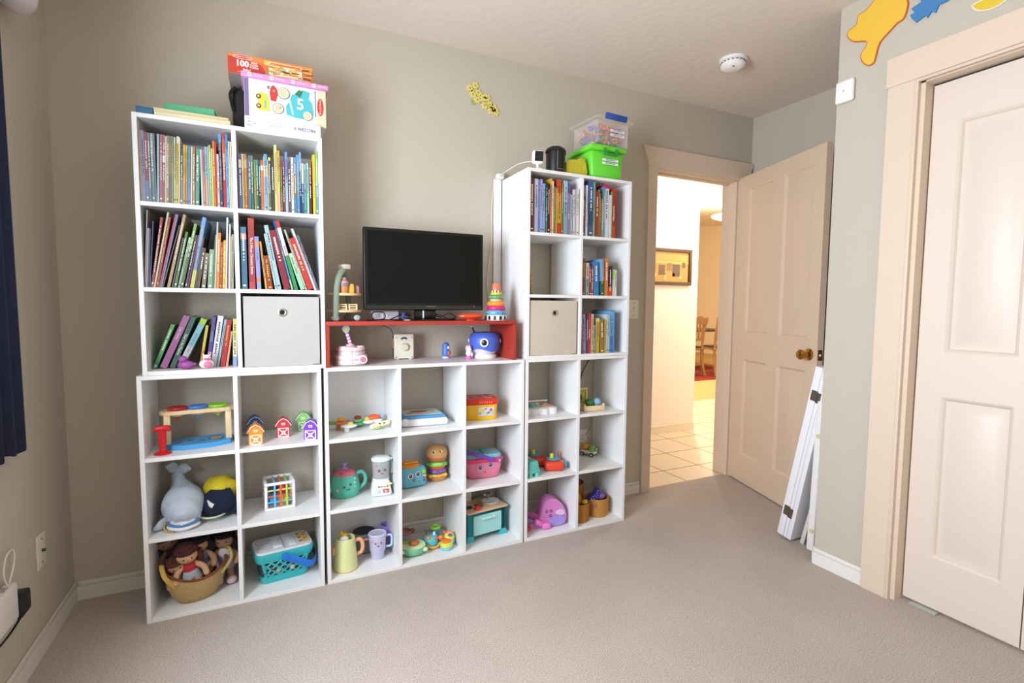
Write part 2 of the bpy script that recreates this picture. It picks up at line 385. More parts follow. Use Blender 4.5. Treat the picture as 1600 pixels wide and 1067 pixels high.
# framed picture in the hall
t = thing('framed_picture', 'dark framed amber town picture hanging on the hall wall', 'picture', (3.68, 1.418, 1.54))
m = MB(); w, h, fw_ = .66, .33, .03
for c, d in (((0, -.012, h/2-fw_/2), (w, .024, fw_)), ((0, -.012, -h/2+fw_/2), (w, .024, fw_)), ((-w/2+fw_/2, -.012, 0), (fw_, .024, h-2*fw_)), ((w/2-fw_/2, -.012, 0), (fw_, .024, h-2*fw_))): m.box(c, d, M('5b4630', .45), bev=.004)
m.build('frame', t)
m = MB(); m.box((0, -.005, 0), (w-.05, .006, h-.05), M('c99a52', .3)); m.box((0, -.0085, .085), (w-.06, .001, .06), M('d8a85c', .3)); m.box((0, -.0085, .04), (w-.06, .001, .02), M('e7b968', .3))
for i, (x, z, a, c_) in enumerate(((-.2, -.02, .05, 'b08a58'), (-.12, .01, .06, '8a6c48'), (-.02, -.03, .09, '77604c'), (.07, .0, .07, '9a7a50'), (.15, -.03, .11, '6f5a48'), (.24, .02, .05, '7a6244'), (-.25, -.08, .04, 'f3cf86'), (-.1, -.08, .03, 'f8d890'), (.12, -.07, .03, 'fff0c8'), (.2, -.09, .03, 'f5d48a'), (.02, -.1, .05, 'e2b672'))):
    m.box((x, -.0095, z), (a*.8, .001, a), M(c_, .35))
m.build('picture_panel', t)
# light switch in hall
t = thing('light_switch', 'white light switch plate on the hall wall below the picture', 'light switch', (3.575, 1.4195, 1.05)); m = MB(); m.box((0, -.003, 0), (.075, .006, .12), M('f4ead8', .4), bev=.002); m.build('plate', t); m = MB(); m.box((0, -.009, 0), (.012, .01, .024), M('f4ead8', .4), rot=(20, 0, 0)); m.build('toggle', t)
# dining chairs
CH = wood('93683a', 'a37846')
def dining_chair(label, loc, rz):
    t = thing('dining_chair', label, 'chair', loc, rz, 'wooden dining chairs beyond the doorway')
    for s_ in (-1, 1):
        m = MB(); m.tube(smooth_path([(s_*.21, .26, 0), (s_*.2, .2, .25), (s_*.2, .19, .46), (s_*.2, .22, .75), (s_*.21, .28, 1.0)]), .022, CH, n=8, up=(1, 0, 0)); m.build('back_post', t)
        m = MB(); m.box((s_*.2, -.2, .22), (.04, .04, .44), CH, bev=.005); m.build('leg', t)
        m = MB(); m.box((s_*.2, 0, .17), (.022, .38, .03), CH); m.build('stretcher', t)
    m = MB(); m.box((0, 0, .455), (.46, .45, .03), CH, bev=.012); m.build('seat', t)
    m = MB(); m.box((0, -.005, .485), (.42, .41, .035), M('3a2e28', .9), bev=.015); m.build('seat_cushion', t)
    m = MB(); m.prism([(-.21, .88), (.21, .88), (.21, .97), (.1, .985), (.06, 1.01), (-.06, 1.01), (-.1, .985), (-.21, .97)], .255, .28, CH); m.build('top_rail', t)
    m = MB(); m.box((0, .215, .62), (.4, .022, .05), CH); m.build('lower_rail', t)
    m = MB(); m.box((0, .2, .2), (.4, .022, .04), CH); m.build('back_stretcher', t)
    for i in range(4):
        m = MB(); m.box((-.13+i*.087, .24, .76), (.045, .012, .26), CH, rot=(-8, 0, 0)); m.build('back_slat', t)
dining_chair('wooden slat-back dining chair nearer the hall wall corner', (6.86, 4.35, .0125), 8+180)
dining_chair('wooden slat-back dining chair half hidden by the door jamb', (7.48, 4.18, .0125), -16+180)
t = thing('dining_table', 'dark dining table behind the slat-back chairs', 'table', (7.3, 5.1, .0125)); m = MB(); m.box((0, 0, .735), (1.9, 1.0, .035), wood('3a281c', '4a3324'), bev=.006); m.build('tabletop', t)
for sx_ in (-1, 1):
    for sy_ in (-1, 1): m = MB(); m.box((sx_*.85, sy_*.4, .36), (.08, .08, .715), wood('3a281c', '4a3324')); m.build('leg', t)
m = MB(); m.box((7.2, 5.0, .006), (2.6, 2.4, .012), M('8e2a20', .95, mottle=.5, bscale=9)); tag(m.build('rug'), 'red patterned rug under the dining table', 'rug')
t = thing('ceiling_lamp', 'glowing shallow dome lamp on the dining room ceiling', 'lamp', (7.5, 4.0, 2.68)); m = MB(); m.lathe((0, 0, 0), [(.02, -.05), (.2, -.04), (.33, 0), (.35, .025), (.34, .03)], M('fff2cf', .5, emit=9)); m.build('glass_shade', t); m = MB(); m.cyl((0, 0, .03), (0, 0, .2), .02, M('b8a880', .4)); m.build('stem', t)
t = thing('wall_ornament', 'thin dark ornament hanging on the dining wall', 'ornament', (6.1, 8.645, 1.45)); m = MB(); m.tube([(0, 0, -.35), (.02, -.01, 0), (0, 0, .38)], .02, M('4a3a28')); m.build('branch', t)
BOOKS = {
 'A': (1.5317, 0.008, [
  (0.0345, 0.0049, 0.244, 0.0, 'b7a08c'),
  (0.0399, 0.0101, 0.244, 1.8, '8d90ac'),
  (0.0509, 0.0089, 0.239, 0.0, 'a05058:.7,7a8aa0'),
  (0.0606, 0.0070, 0.237, 0.0, '6f8494'),
  (0.0681, 0.0082, 0.238, 0.0, 'b0b4a6:.3,8a9a90:.4,7e8a98'),
  (0.0773, 0.0050, 0.238, 0.0, '6c7a86'),
  (0.0827, 0.0062, 0.238, 1.6, '9dc0c8'),
  (0.0899, 0.0074, 0.238, 1.9, 'b2707a'),
  (0.0978, 0.0071, 0.237, 2.4, 'b86a74:.3,e6ded0:.1,a85e66'),
  (0.1055, 0.0038, 0.234, 2.9, 'dcd6c0'),
  (0.1098, 0.0068, 0.237, 2.4, '7f9a6a:.5,8aa878'),
  (0.1176, 0.0065, 0.236, 2.2, '96606a'),
  (0.1250, 0.0057, 0.236, 1.7, '688a66:.4,84a078'),
  (0.1317, 0.0061, 0.234, 1.6, 'c0cca8'),
  (0.1385, 0.0082, 0.238, 2.3, 'e8dcc0:.1,d8c050'),
  (0.1476, 0.0027, 0.233, 2.7, 'e8e4d8'),
  (0.1511, 0.0082, 0.196, 2.3, '4c4e4e:.5,8a8a86'),
  (0.1603, 0.0064, 0.212, 1.7, 'c9a650'),
  (0.1676, 0.0064, 0.210, 1.6, 'd8b45c:.6,c88a80'),
  (0.1749, 0.0067, 0.208, 2.0, '5f9cc8'),
  (0.1830, 0.0046, 0.208, 2.2, 'e8dcb4'),
  (0.1890, 0.0071, 0.208, 2.0, 'b4785a:.6,c89878'),
  (0.1981, 0.0118, 0.204, 2.7, '5a9e82'),
  (0.2176, 0.0057, 0.202, 0.0, 'd9d4de'),
  (0.2241, 0.0069, 0.204, 0.0, 'c07078:.4,c4a070'),
  (0.2323, 0.0063, 0.213, 0.0, '8fc4d4:.5,e0a8a0'),
  (0.2395, 0.0041, 0.215, 0.0, 'a8d0e0'),
  (0.2448, 0.0063, 0.222, 0.0, 'b8c84c:.4,8cc070'),
  (0.2521, 0.0048, 0.210, 0.0, 'd6d878'),
  (0.2578, 0.0064, 0.238, 0.0, 'e07828'),
  (0.2651, 0.0048, 0.234, 0.0, 'c43c30'),
  (0.2704, 0.0058, 0.192, 0.0, 'e8e0e0'),
  (0.2778, 0.0084, 0.266, 0.0, '58a8e0:.12,3c5a84:.5,2a4a70'),
  (0.2889, 0.0085, 0.270, 0.0, 'd03028:.08,d86030:.35,c42830:.57'),
  (0.2987, 0.0078, 0.268, 0.0, '4a90d8:.2,78b8e8'),
  (0.3079, 0.0042, 0.244, 0.0, 'd8dcb0'),
  (0.3134, 0.0049, 0.243, 0.0, 'e8d4c4'),
 ]),
 'B': (1.5317, 0.008, [
  (0.3365, 0.0037, 0.203, 0.0, '907868'),
  (0.3409, 0.0088, 0.203, 0.0, '48588a:.1,c0b0a8:.15,3c5a94'),
  (0.3510, 0.0073, 0.204, 0.0, 'c8b47c:.3,b09a5c'),
  (0.3592, 0.0092, 0.204, 0.0, 'b87850:.1,c8a898:.15,b06a34'),
  (0.3698, 0.0015, 0.190, 0.0, 'b0a090'),
  (0.3719, 0.0086, 0.201, 2.0, '647888:.4,50748c'),
  (0.3825, 0.0061, 0.202, 0.0, '708a84:.4,3c8068'),
  (0.3912, 0.0071, 0.187, 0.0, '788a3c:.5,a08c50'),
  (0.3993, 0.0065, 0.188, 0.0, '4c9c88:.5,2c7a60'),
  (0.4074, 0.0072, 0.187, 0.0, '2c5270:.5,20405c'),
  (0.4150, 0.0081, 0.189, 0.0, 'e06420:.1,f0e0d8:.1,e07030'),
  (0.4242, 0.0022, 0.204, 0.0, 'e8c8b0'),
  (0.4268, 0.0104, 0.213, 0.0, '6cb0d0:.2,e0e4c0:.2,88b4dc'),
  (0.4386, 0.0022, 0.192, 1.7, 'f0ece0'),
  (0.4413, 0.0082, 0.203, 0.0, 'e0d458:.06,504838:.5,687030'),
  (0.4508, 0.0102, 0.189, 0.0, '4c4044'),
  (0.4624, 0.0090, 0.253, 0.0, 'e8e490:.3,e8e07c'),
  (0.4724, 0.0090, 0.233, 0.0, 'e8a840:.3,e8cc60:.4,e4b0b0'),
  (0.4830, 0.0064, 0.194, 0.0, '4c6878:.6,708048'),
  (0.4911, 0.0071, 0.195, 0.0, 'a85460:.15,842c34'),
  (0.4999, 0.0091, 0.231, 0.0, '8098d4:.4,a8c4e4'),
  (0.5101, 0.0098, 0.190, 0.0, '685058'),
  (0.5212, 0.0089, 0.214, 0.0, 'ecead8'),
  (0.5315, 0.0082, 0.214, 0.0, '7c98b4:.3,a08048:.4,6088a0'),
  (0.5412, 0.0096, 0.226, 0.0, '60b0e0:.6,4c98c8'),
  (0.5518, 0.0063, 0.237, 0.0, '98b0d4:.3,2c3850'),
  (0.5590, 0.0070, 0.196, 0.0, 'e8dcb0:.4,3c5890'),
  (0.5670, 0.0087, 0.193, 0.0, '88c4cc:.5,58aca4'),
  (0.5768, 0.0081, 0.198, 0.0, 'b8dcdc'),
  (0.5863, 0.0091, 0.207, 0.0, '906450:.3,6c3428'),
  (0.6000, 0.0095, 0.234, 0.0, 'ecd028:.6,f0d818'),
  (0.6105, 0.0096, 0.247, 0.0, '8cb868:.5,6ca0c0'),
 ]),
 'C': (1.2313, 0.01, [
  (0.0345, 0.0032, 0.283, 3.2, 'a89c9c'),
  (0.0383, 0.0039, 0.209, 3.3, 'b8b0b8'),
  (0.0429, 0.0050, 0.207, 3.3, '3a3e50'),
  (0.0488, 0.0029, 0.235, 4.2, '3c5078'),
  (0.0524, 0.0074, 0.252, 8.5, '9c4038'),
  (0.0610, 0.0052, 0.276, 10.7, 'd4c8a4'),
  (0.0670, 0.0079, 0.255, 10.5, '983c38'),
  (0.0758, 0.0049, 0.269, 12.5, 'a44858'),
  (0.0816, 0.0044, 0.269, 12.4, '8484b0'),
  (0.0869, 0.0024, 0.232, 14.5, '7c7068'),
  (0.1003, 0.0092, 0.270, 12.4, 'b49868'),
  (0.1144, 0.0050, 0.185, 12.3, '484048'),
  (0.1211, 0.0081, 0.207, 12.0, '4c7c30'),
  (0.1331, 0.0068, 0.188, 13.1, 'c0d0c0:.4,a8b098'),
  (0.1409, 0.0089, 0.239, 12.4, '80ac50:.4,486c30'),
  (0.1553, 0.0063, 0.196, 12.5, '544060'),
  (0.1626, 0.0049, 0.197, 12.7, '783048'),
  (0.1711, 0.0121, 0.263, 12.7, '70a0d8:.4,4c80c0:.35,c8cc70'),
  (0.1849, 0.0044, 0.190, 13.1, '60483c'),
  (0.1909, 0.0104, 0.149, 11.6, '584838'),
  (0.2076, 0.0128, 0.130, 8.6, '847860'),
  (0.2271, 0.0148, 0.144, 6.3, '88a888'),
  (0.2432, 0.0041, 0.198, 4.0, '6c9460'),
  (0.2491, 0.0038, 0.247, 4.5, 'dcdcd4'),
  (0.2540, 0.0101, 0.207, 4.5, 'e08834'),
  (0.2651, 0.0088, 0.173, 4.6, 'a04824'),
  (0.2754, 0.0083, 0.180, 3.9, 'dcb030'),
  (0.2849, 0.0053, 0.265, 2.8, 'dcdee4'),
  (0.2913, 0.0036, 0.204, 2.4, '984c40'),
  (0.2956, 0.0045, 0.241, 2.1, 'e8e0d0'),
  (0.3015, 0.0028, 0.197, 2.0, 'c8b898'),
  (0.3053, 0.0070, 0.204, 1.7, 'a0a898'),
 ]),
 'D': (1.2313, 0.01, [
  (0.3396, 0.0199, 0.234, 0.0, '4c7c98:.1,c8a098:.1,40708c'),
  (0.3660, 0.0207, 0.269, 0.0, 'b84840:.1,a83c3c:.8,c04848'),
  (0.3919, 0.0145, 0.201, -1.7, '8c98dc:.1,e09860:.08,98a0dc:.6,e08858:.08,98a8e0'),
  (0.4210, 0.0062, 0.184, -5.3, 'e4a850'),
  (0.4290, 0.0183, 0.130, -6.4, '984018'),
  (0.4556, 0.0063, 0.216, -15.2, 'bcd4d0'),
  (0.4637, 0.0139, 0.249, -14.5, 'a8c8cc'),
  (0.4871, 0.0229, 0.232, -16.6, '8c2834'),
  (0.5144, 0.0061, 0.278, -19.5, '1c58a8:.4,4c94c4:.45,a8d0c4'),
  (0.5251, 0.0132, 0.274, -18.5, 'c83828:.1,dde0e0:.4,3c9450:.5'),
  (0.5482, 0.0153, 0.148, -21.3, 'b8dcb8:.5,a8d8b4'),
  (0.5659, 0.0058, 0.245, -23.9, 'c8c4b4'),
  (0.5747, 0.0209, 0.210, -23.0, 'c83c30'),
  (0.5992, 0.0075, 0.252, -23.5, 'e0e2e8'),
  (0.6103, 0.0087, 0.229, -18.5, 'b8cce4'),
 ]),
 'E': (0.931, 0.07, [
  (0.0358, 0.0123, 0.175, 21.4, '4c9c50:.9,48a898'),
  (0.0578, 0.0209, 0.209, 22.8, 'a05c90'),
  (0.0886, 0.0164, 0.204, 21.5, '305c48'),
  (0.1103, 0.0198, 0.200, 25.1, '9cc838:.12,80b8c4:.45,c8c8cc'),
  (0.1849, 0.0089, 0.162, 9.6, 'd0c040:.6,c88c34'),
  (0.2079, 0.0125, 0.195, 8.0, '58408c'),
  (0.2228, 0.0190, 0.198, 8.8, 'e4e4e4'),
  (0.2438, 0.0077, 0.185, 10.8, '9cc0cc'),
  (0.2549, 0.0173, 0.182, 8.8, 'b82424'),
  (0.2742, 0.0070, 0.138, 9.5, 'e4a884'),
  (0.2988, 0.0140, 0.186, 1.6, 'dcd880:.4,e4e0b8:.4,90a8d0'),
 ]),
 'F': (1.5317, 0.006, [
  (1.5725, 0.0245, 0.256, 0.0, '6c2434'),
  (1.5989, 0.0188, 0.253, 0.0, 'c8ccd0:.3,b4bcc8'),
  (1.6191, 0.0075, 0.249, -1.6, '4880cc'),
  (1.6274, 0.0120, 0.253, 0.0, 'c4a0dc'),
  (1.6407, 0.0144, 0.235, 0.0, '78bcdc'),
  (1.6590, 0.0088, 0.243, 0.0, '3c3c34:.5,68706c'),
  (1.6697, 0.0116, 0.236, 0.0, '2c2028'),
  (1.6837, 0.0104, 0.263, 0.0, 'e8c018:.12,e88850'),
  (1.6953, 0.0070, 0.252, 0.0, 'f0ece8'),
  (1.7050, 0.0101, 0.226, 0.0, '84883c'),
  (1.7179, 0.0062, 0.220, 0.0, 'e0a440'),
  (1.7269, 0.0211, 0.264, -1.5, 'd05028:.25,e8a04c:.3,c8a838:.25,c83820'),
  (1.7497, 0.0071, 0.247, 0.0, 'b07820'),
  (1.7613, 0.0198, 0.261, 0.0, 'a8d4dc:.4,80b4bc'),
  (1.7828, 0.0148, 0.252, 0.0, '7058a0:.2,9c80a8'),
  (1.7994, 0.0048, 0.201, 0.0, 'd0b8c8'),
  (1.8052, 0.0072, 0.196, 0.0, 'a0c8d4'),
  (1.8162, 0.0109, 0.224, 0.0, 'e8e0e4'),
  (1.8287, 0.0056, 0.226, 0.0, 'c0bcc4'),
  (1.8355, 0.0154, 0.229, 0.0, 'f0e8e4'),
 ]),
 'G': (1.5317, 0.006, [
  (1.8745, 0.0124, 0.201, 0.0, '50382c:.5,8c4030:.25,585860'),
  (1.8930, 0.0104, 0.254, 0.0, 'e8e8f0'),
  (1.9090, 0.0251, 0.278, 0.0, '4860a0:.4,34486c:.4,505c74'),
  (1.9360, 0.0101, 0.274, 0.0, '80cca0'),
  (1.9483, 0.0043, 0.250, 0.0, 'a03468'),
  (1.9539, 0.0165, 0.229, 0.0, 'a04020:.9'),
  (1.9720, 0.0034, 0.240, 0.0, 'd07840'),
  (1.9792, 0.0085, 0.219, -1.9, '747c50'),
  (1.9907, 0.0086, 0.195, 0.0, '9c9884'),
  (2.0005, 0.0073, 0.257, 0.0, '58a0b8'),
  (2.0090, 0.0250, 0.271, 0.0, 'd82868:.08,e8e4f0'),
  (2.0383, 0.0122, 0.218, 0.0, 'e8ece8'),
  (2.0524, 0.0044, 0.237, 0.0, '7ca83c'),
  (2.0556, 0.0202, 0.253, 0.0, 'c83424:.15,b82c24:.6,d84830'),
 ]),
 'H': (1.2313, 0.01, [
  (1.8799, 0.0190, 0.186, 0.0, '8c544c'),
  (1.9019, 0.0191, 0.166, 0.0, 'd8c8b8:.5,8cb0b0'),
  (1.9240, 0.0107, 0.152, -1.8, '984038'),
  (1.9366, 0.0129, 0.152, 0.0, 'a04c40'),
  (1.9538, 0.0288, 0.173, -2.0, '3c88c4'),
  (1.9937, 0.0233, 0.188, -2.1, '7ab0e0:.6,2c6858:.3,30604c'),
  (2.0203, 0.0199, 0.194, 0.0, 'e88838'),
  (2.0448, 0.0200, 0.154, 0.0, '282c54:.7,e05030'),
  (2.0704, 0.0127, 0.139, 0.0, 'b8d860:.4,e8e8e0'),
  (2.0859, 0.0120, 0.136, -1.5, 'e8ece8'),
 ]),
 'I': (0.931, 0.012, [
  (1.8896, 0.0213, 0.203, -1.8, 'a890a8'),
  (1.9133, 0.0086, 0.197, 0.0, '384080'),
  (1.9237, 0.0158, 0.205, 0.0, 'c03830'),
  (1.9417, 0.0144, 0.205, 0.0, 'd8c0a0'),
  (1.9582, 0.0145, 0.147, 0.0, '90a888'),
  (1.9764, 0.0175, 0.183, 0.0, 'e0d8a0:.1,d8b048'),
  (2.0023, 0.0221, 0.178, -2.1, 'a08030:.9'),
  (2.0268, 0.0089, 0.175, 0.0, 'd0b860'),
  (2.0377, 0.0059, 0.203, 0.0, 'd8e0e4'),
  (2.0462, 0.0149, 0.202, -2.1, 'b8d0dc'),
  (2.0641, 0.0203, 0.219, 0.0, '78b8e8:.6,4c90d4'),
  (2.0860, 0.0045, 0.225, -1.5, '60a0d0'),
 ]),
 'J': (1.2313, 0.02, [
  (1.5823, 0.0063, 0.136, -3.4, '3c4858:.3,488098'),
  (1.5916, 0.0089, 0.125, -4.3, 'e0b450'),
 ]),
}
# ------------------------------------------------------------ white cube shelving
PT = .015; UH = .916; UD = .295
def cube_unit(label, ncol, nrow, loc, w, backs=(), rz=0):
    # local: x right, y from 0 (front) to UD, z up
    t = thing('cube_bookcase', label, 'bookcase', loc, rz, 'white cube bookcases')
    ms = M('eae9e8', .4, bump=.02, bscale=100)
    cw = (w-PT*(ncol+1))/ncol; ch = (UH-PT*(nrow+1))/nrow
    for x in (PT/2, w-PT/2):
        m = MB(); m.box((x, UD/2, UH/2), (PT, UD, UH), ms, bev=.0008, seg=1)
        s_ = -1 if x < w/2 else 1
        for z in (.03, .33, .63, .89):
            for y in (.035, .26): m.cyl((x+s_*PT/2, y, z), (x+s_*(PT/2+.0006), y, z), .0035, M('a8a6a4', .5), n=10)
        m.build('side_panel', t)
    for z, nm in ((PT/2, 'bottom_panel'), (UH-PT/2, 'top_panel')):
        m = MB(); m.box((w/2, UD/2, z), (w-2*PT, UD, PT), ms, bev=.0008, seg=1); m.build(nm, t)
    for i in range(1, ncol):
        m = MB(); m.box((PT/2+i*(cw+PT), UD/2, UH/2), (PT, UD, UH-2*PT), ms, bev=.0008, seg=1); m.build('divider', t)
    for j in range(1, nrow):
        for i in range(ncol):
            m = MB(); m.box((PT+i*(cw+PT)+cw/2, UD/2, PT/2+j*(ch+PT)), (cw, UD-.002, PT), ms, bev=.0008, seg=1); m.build('shelf', t)
    for i, j in backs:
        m = MB(); m.box((PT+i*(cw+PT)+cw/2, UD-.0025, PT+j*(ch+PT)+ch/2), (cw, .004, ch), ms); m.build('back_panel', t)
    return t
cube_unit('white six-cube bookcase on the floor at the left, holding dolls, plush toys and toy barns', 2, 3, (0, 0, 0), .617)
cube_unit('white six-cube bookcase stacked at upper left, full of books with one pale fabric bin', 2, 3, (.019, 0, UH+.0005), .617, ((0, 1), (0, 2), (1, 2)))
cube_unit('white nine-cube bookcase on the floor under the television', 3, 3, (.628, 0, 0), .919, ((0, 0), (1, 1), (0, 2), (2, 2)))
cube_unit('white six-cube bookcase on the floor at the right, next to the doorway', 2, 3, (1.5555, 0, 0), .617)
cube_unit('white six-cube bookcase stacked at upper right, holding books and a beige fabric bin', 2, 3, (1.557, 0, UH+.0005), .617, ((0, 2), (1, 1), (1, 2)))

# ------------------------------------------------------------ books
def colour_word(h):
    import colorsys
    r_, g_, b_ = [int(h[i:i+2], 16)/255 for i in (0, 2, 4)]; H, S, V = colorsys.rgb_to_hsv(r_, g_, b_); H *= 360
    if S < .13: return 'white' if V > .84 else 'light grey' if V > .65 else 'grey' if V > .4 else 'charcoal'
    pre = 'dark ' if V < .45 else 'pale ' if S < .3 and V > .6 else ''
    nm = ('red' if H < 14 or H >= 345 else 'orange' if H < 38 else 'yellow' if H < 66 else 'green' if H < 160 else 'teal' if H < 190 else 'blue' if H < 245 else 'purple' if H < 300 else 'pink')
    if nm == 'orange' and (V < .72 or S < .45): nm = 'brown' if V < .72 else 'tan'
    if nm == 'yellow' and S < .35: nm = 'cream'; pre = ''
    if nm == 'yellow' and V < .6: nm = 'olive'
    return pre+nm
ORD = ['first', 'second', 'third', 'fourth', 'fifth', 'sixth', 'seventh', 'eighth', 'ninth', 'tenth', 'eleventh', 'twelfth', 'thirteenth', 'fourteenth', 'fifteenth', 'sixteenth', 'seventeenth', 'eighteenth', 'nineteenth', 'twentieth']
def ordinal(i): return ORD[i] if i < 20 else ('twenty-' if i < 29 else 'thirty-')+ORD[(i-20) % 10] if i not in (29,) else 'thirtieth'
CUBBY = {'A': 'top left cubby of left bookcase', 'B': 'top right cubby of left bookcase', 'C': 'second-row left cubby of left bookcase', 'D': 'second-row right cubby of left bookcase',
         'E': 'third-row left cubby of left bookcase', 'F': 'top left cubby of right bookcase', 'G': 'top right cubby of right bookcase', 'H': 'second-row right cubby of right bookcase',
         'I': 'third-row right cubby of right bookcase', 'J': 'second-row left cubby of right bookcase'}
TITLES = {('D', 1): ('The 5-Minute Christmas Stories', .0135, 'f4ece4', .47), ('D', 2): ("Dr. Seuss's", .0085, '4048a0', .62), ('A', 33): ('YEAR! YOU CAN BE ANYTHING', .0085, 'f8f0e0', .55),
          ('E', 3): ('FANTASTICAL STORIES', .010, '5c6c78', .5), ('E', 2): ('Deer in the Meadow', .0125, 'd8e0d0', .45), ('E', 5): ('NUMBERS', .0115, '78a0b0', .6), ('E', 1): ('Little Stories', .012, 'e0c8dc', .66),
          ('G', 13): ('Dinosaurs and Diggers', .0105, 'f8ece4', .5), ('D', 9): ('CHRISTMAS STORIES', .0075, 'c05048', .55), ('I', 2): ('The Little Book', .0095, 'f4d8c8', .5), ('F', 14): ('BEDTIME', .009, 'e0d0e8', .35)}
TXM = Matrix(((0, 1, 0), (0, 0, -1), (-1, 0, 0)))   # text runs down the spine, facing the room
PAGE = M('e4dcc8', .9)
rnd = random.Random(3)
def book(bay, i, x, y, z, th, h, lean, cols):
    cols = [c.split(':') for c in cols.split(',')]; segs = []; dk = lambda c: ''.join('%02x' % int(int(c[k:k+2], 16)*.88) for k in (0, 2, 4)); cols = [[dk(c[0])]+c[1:] for c in cols]
    for c in cols:
        f = float(c[1]) if len(c) > 1 else None; segs.append([c[0], f])
    rest = 1-sum(f for _, f in segs if f); none = [s_ for s_ in segs if s_[1] is None]
    for s_ in none: s_[1] = max(rest, .02)/len(none)
    tot = sum(f for _, f in segs); segs = [(c, f/tot) for c, f in segs]
    main = max(segs, key=lambda s_: s_[1])[0]; d = min(.235, max(.13, h*.86))-rnd.random()*.01
    th = max(th, .002); m = MB(); o = -th if lean > 0 else 0
    bt = min(.0016, th*.3); zz = h; mm = M(main, .45)
    for c, f in segs:
        z1 = zz; z0 = zz-f*h; zz = z0
        m.box((o+th/2, .002, (z0+z1)/2), (th, .004, z1-z0), M(c, .45), bev=0)
        m.box((o+bt/2, .004+(d-.004)/2, (z0+z1)/2), (bt, d-.004, z1-z0), M(c, .45)); m.box((o+th-bt/2, .004+(d-.004)/2, (z0+z1)/2), (bt, d-.004, z1-z0), M(c, .45))
    split_pages = th > .0055
    if th > .0035 and not split_pages: m.box((o+th/2, .004+(d-.007)/2, h/2), (th-2*bt, d-.007, h-.006), PAGE)
    big = (bay, i) in TITLES
    if th > .0055 and not big:
        # small printed marks down the spine
        lum = sum(int(main[k:k+2], 16) for k in (0, 2, 4))/3; mk = M('e8e4d8' if lum < 130 else '4a4640', .6) if rnd.random() < .8 else M('c8a040', .5)
        q = h*.88; stop = h*(.2+.3*rnd.random())
        while q > stop:
            w_ = .003+.005*rnd.random(); m.box((o+th/2+(rnd.random()-.5)*.001, -.0002, q-w_/2), (th*.28, .0004, w_), mk); q -= w_+.0022+(.006 if rnd.random() < .15 else 0)
        if rnd.random() < .5: m.box((o+th/2, -.0002, h*.06), (th*.5, .0004, .006), mk)
    if (bay, i) == ('D', 14):
        for a in range(22):
            for b_ in range(3): m.box((o+th*(.2+.3*b_), -.0002, h*.06+a*h*.04), (th*.2, .0004, h*.022), M(['5870b8', 'e8e8f0', 'd86858', '5870b8', '78a8c8'][(a*3+b_*2) % 5], .5))
    ob = m.build('book', None, 30)
    if split_pages: pg = MB(); pg.box((o+th/2, .004+(d-.007)/2, h/2), (th-2*bt-.0002, d-.0075, h-.006), PAGE); pg.build('pages', ob)
    ob.location = (x+(th/math.cos(R(lean)) if lean > 0 else 0), y+rnd.random()*.004, z+.0003); ob.rotation_euler = (0, R(lean), 0)
    size = ('thin' if th < .0062 else 'thick' if th > .0125 else '')+(' tall' if h > .235 else ' short' if h < .175 else '')
    cw = [colour_word(c) for c, _ in segs]; word = colour_word(main); others = [w_ for w_ in cw if w_ != word]
    if others and len(CUBBY[bay].split()) < 7: word = word.replace('pale ', '').replace('dark ', '').replace('light ', '')+' and '+others[0].split()[-1]
    lab = ' '.join((size+' '+word+' book, '+ordinal(i)+' from left in '+CUBBY[bay]).split())
    if len(lab.split()) > 16: lab = ' '.join((word+' book, '+ordinal(i)+' from left in '+CUBBY[bay]).split())
    tag(ob, lab, 'book', 'books in the '+CUBBY[bay])
    if big:
        s_, sz, c, pos = TITLES[(bay, i)]
        text(s_, sz, c, ob, (o+th/2, -.0006, h*pos), name='spine_title', mtx=TXM, sx=.8)
    return ob
def settle(rows):
    # neighbouring books touch but do not cross: trim thickness and lean where their edges would meet
    rows = [list(r_) for r_ in rows]; tn = lambda r_: math.tan(R(r_[3])); top = lambda r_: r_[2]*math.cos(R(r_[3])); wd_ = lambda r_: r_[1]/math.cos(R(r_[3]))
    for a, b_ in zip(rows, rows[1:]):
        if a[0]+wd_(a) > b_[0]-.0002: a[1] = max(.0015, (b_[0]-.0002-a[0])*math.cos(R(a[3])))
    for i in range(1, len(rows)):
        a, b_ = rows[i-1], rows[i]; zc = min(top(a), top(b_)); g = b_[0]+tn(b_)*zc-(a[0]+wd_(a)+tn(a)*zc)
        if g < .0002 and tn(b_) < 0: b_[3] = math.degrees(math.atan((a[0]+wd_(a)+.0003-b_[0])/zc+tn(a)))
    for i in range(len(rows)-2, -1, -1):
        a, b_ = rows[i], rows[i+1]; zc = min(top(a), top(b_)); g = b_[0]+tn(b_)*zc-(a[0]+wd_(a)+tn(a)*zc)
        if g < .0002 and tn(a) > 0: a[3] = math.degrees(math.atan((b_[0]-a[0]-wd_(a)-.0003)/zc+tn(b_)))
    return rows
for bay, (z, y, rows) in BOOKS.items():
    zz = z+.0005; rows = settle(rows)
    for i, (x, th, h, lean, c) in enumerate(rows): book(bay, i, x, y+(.03 if (bay, i) == ('D', 14) else 0), zz, th, min(h, .282 if abs(lean) < 3 else .272), lean, c)

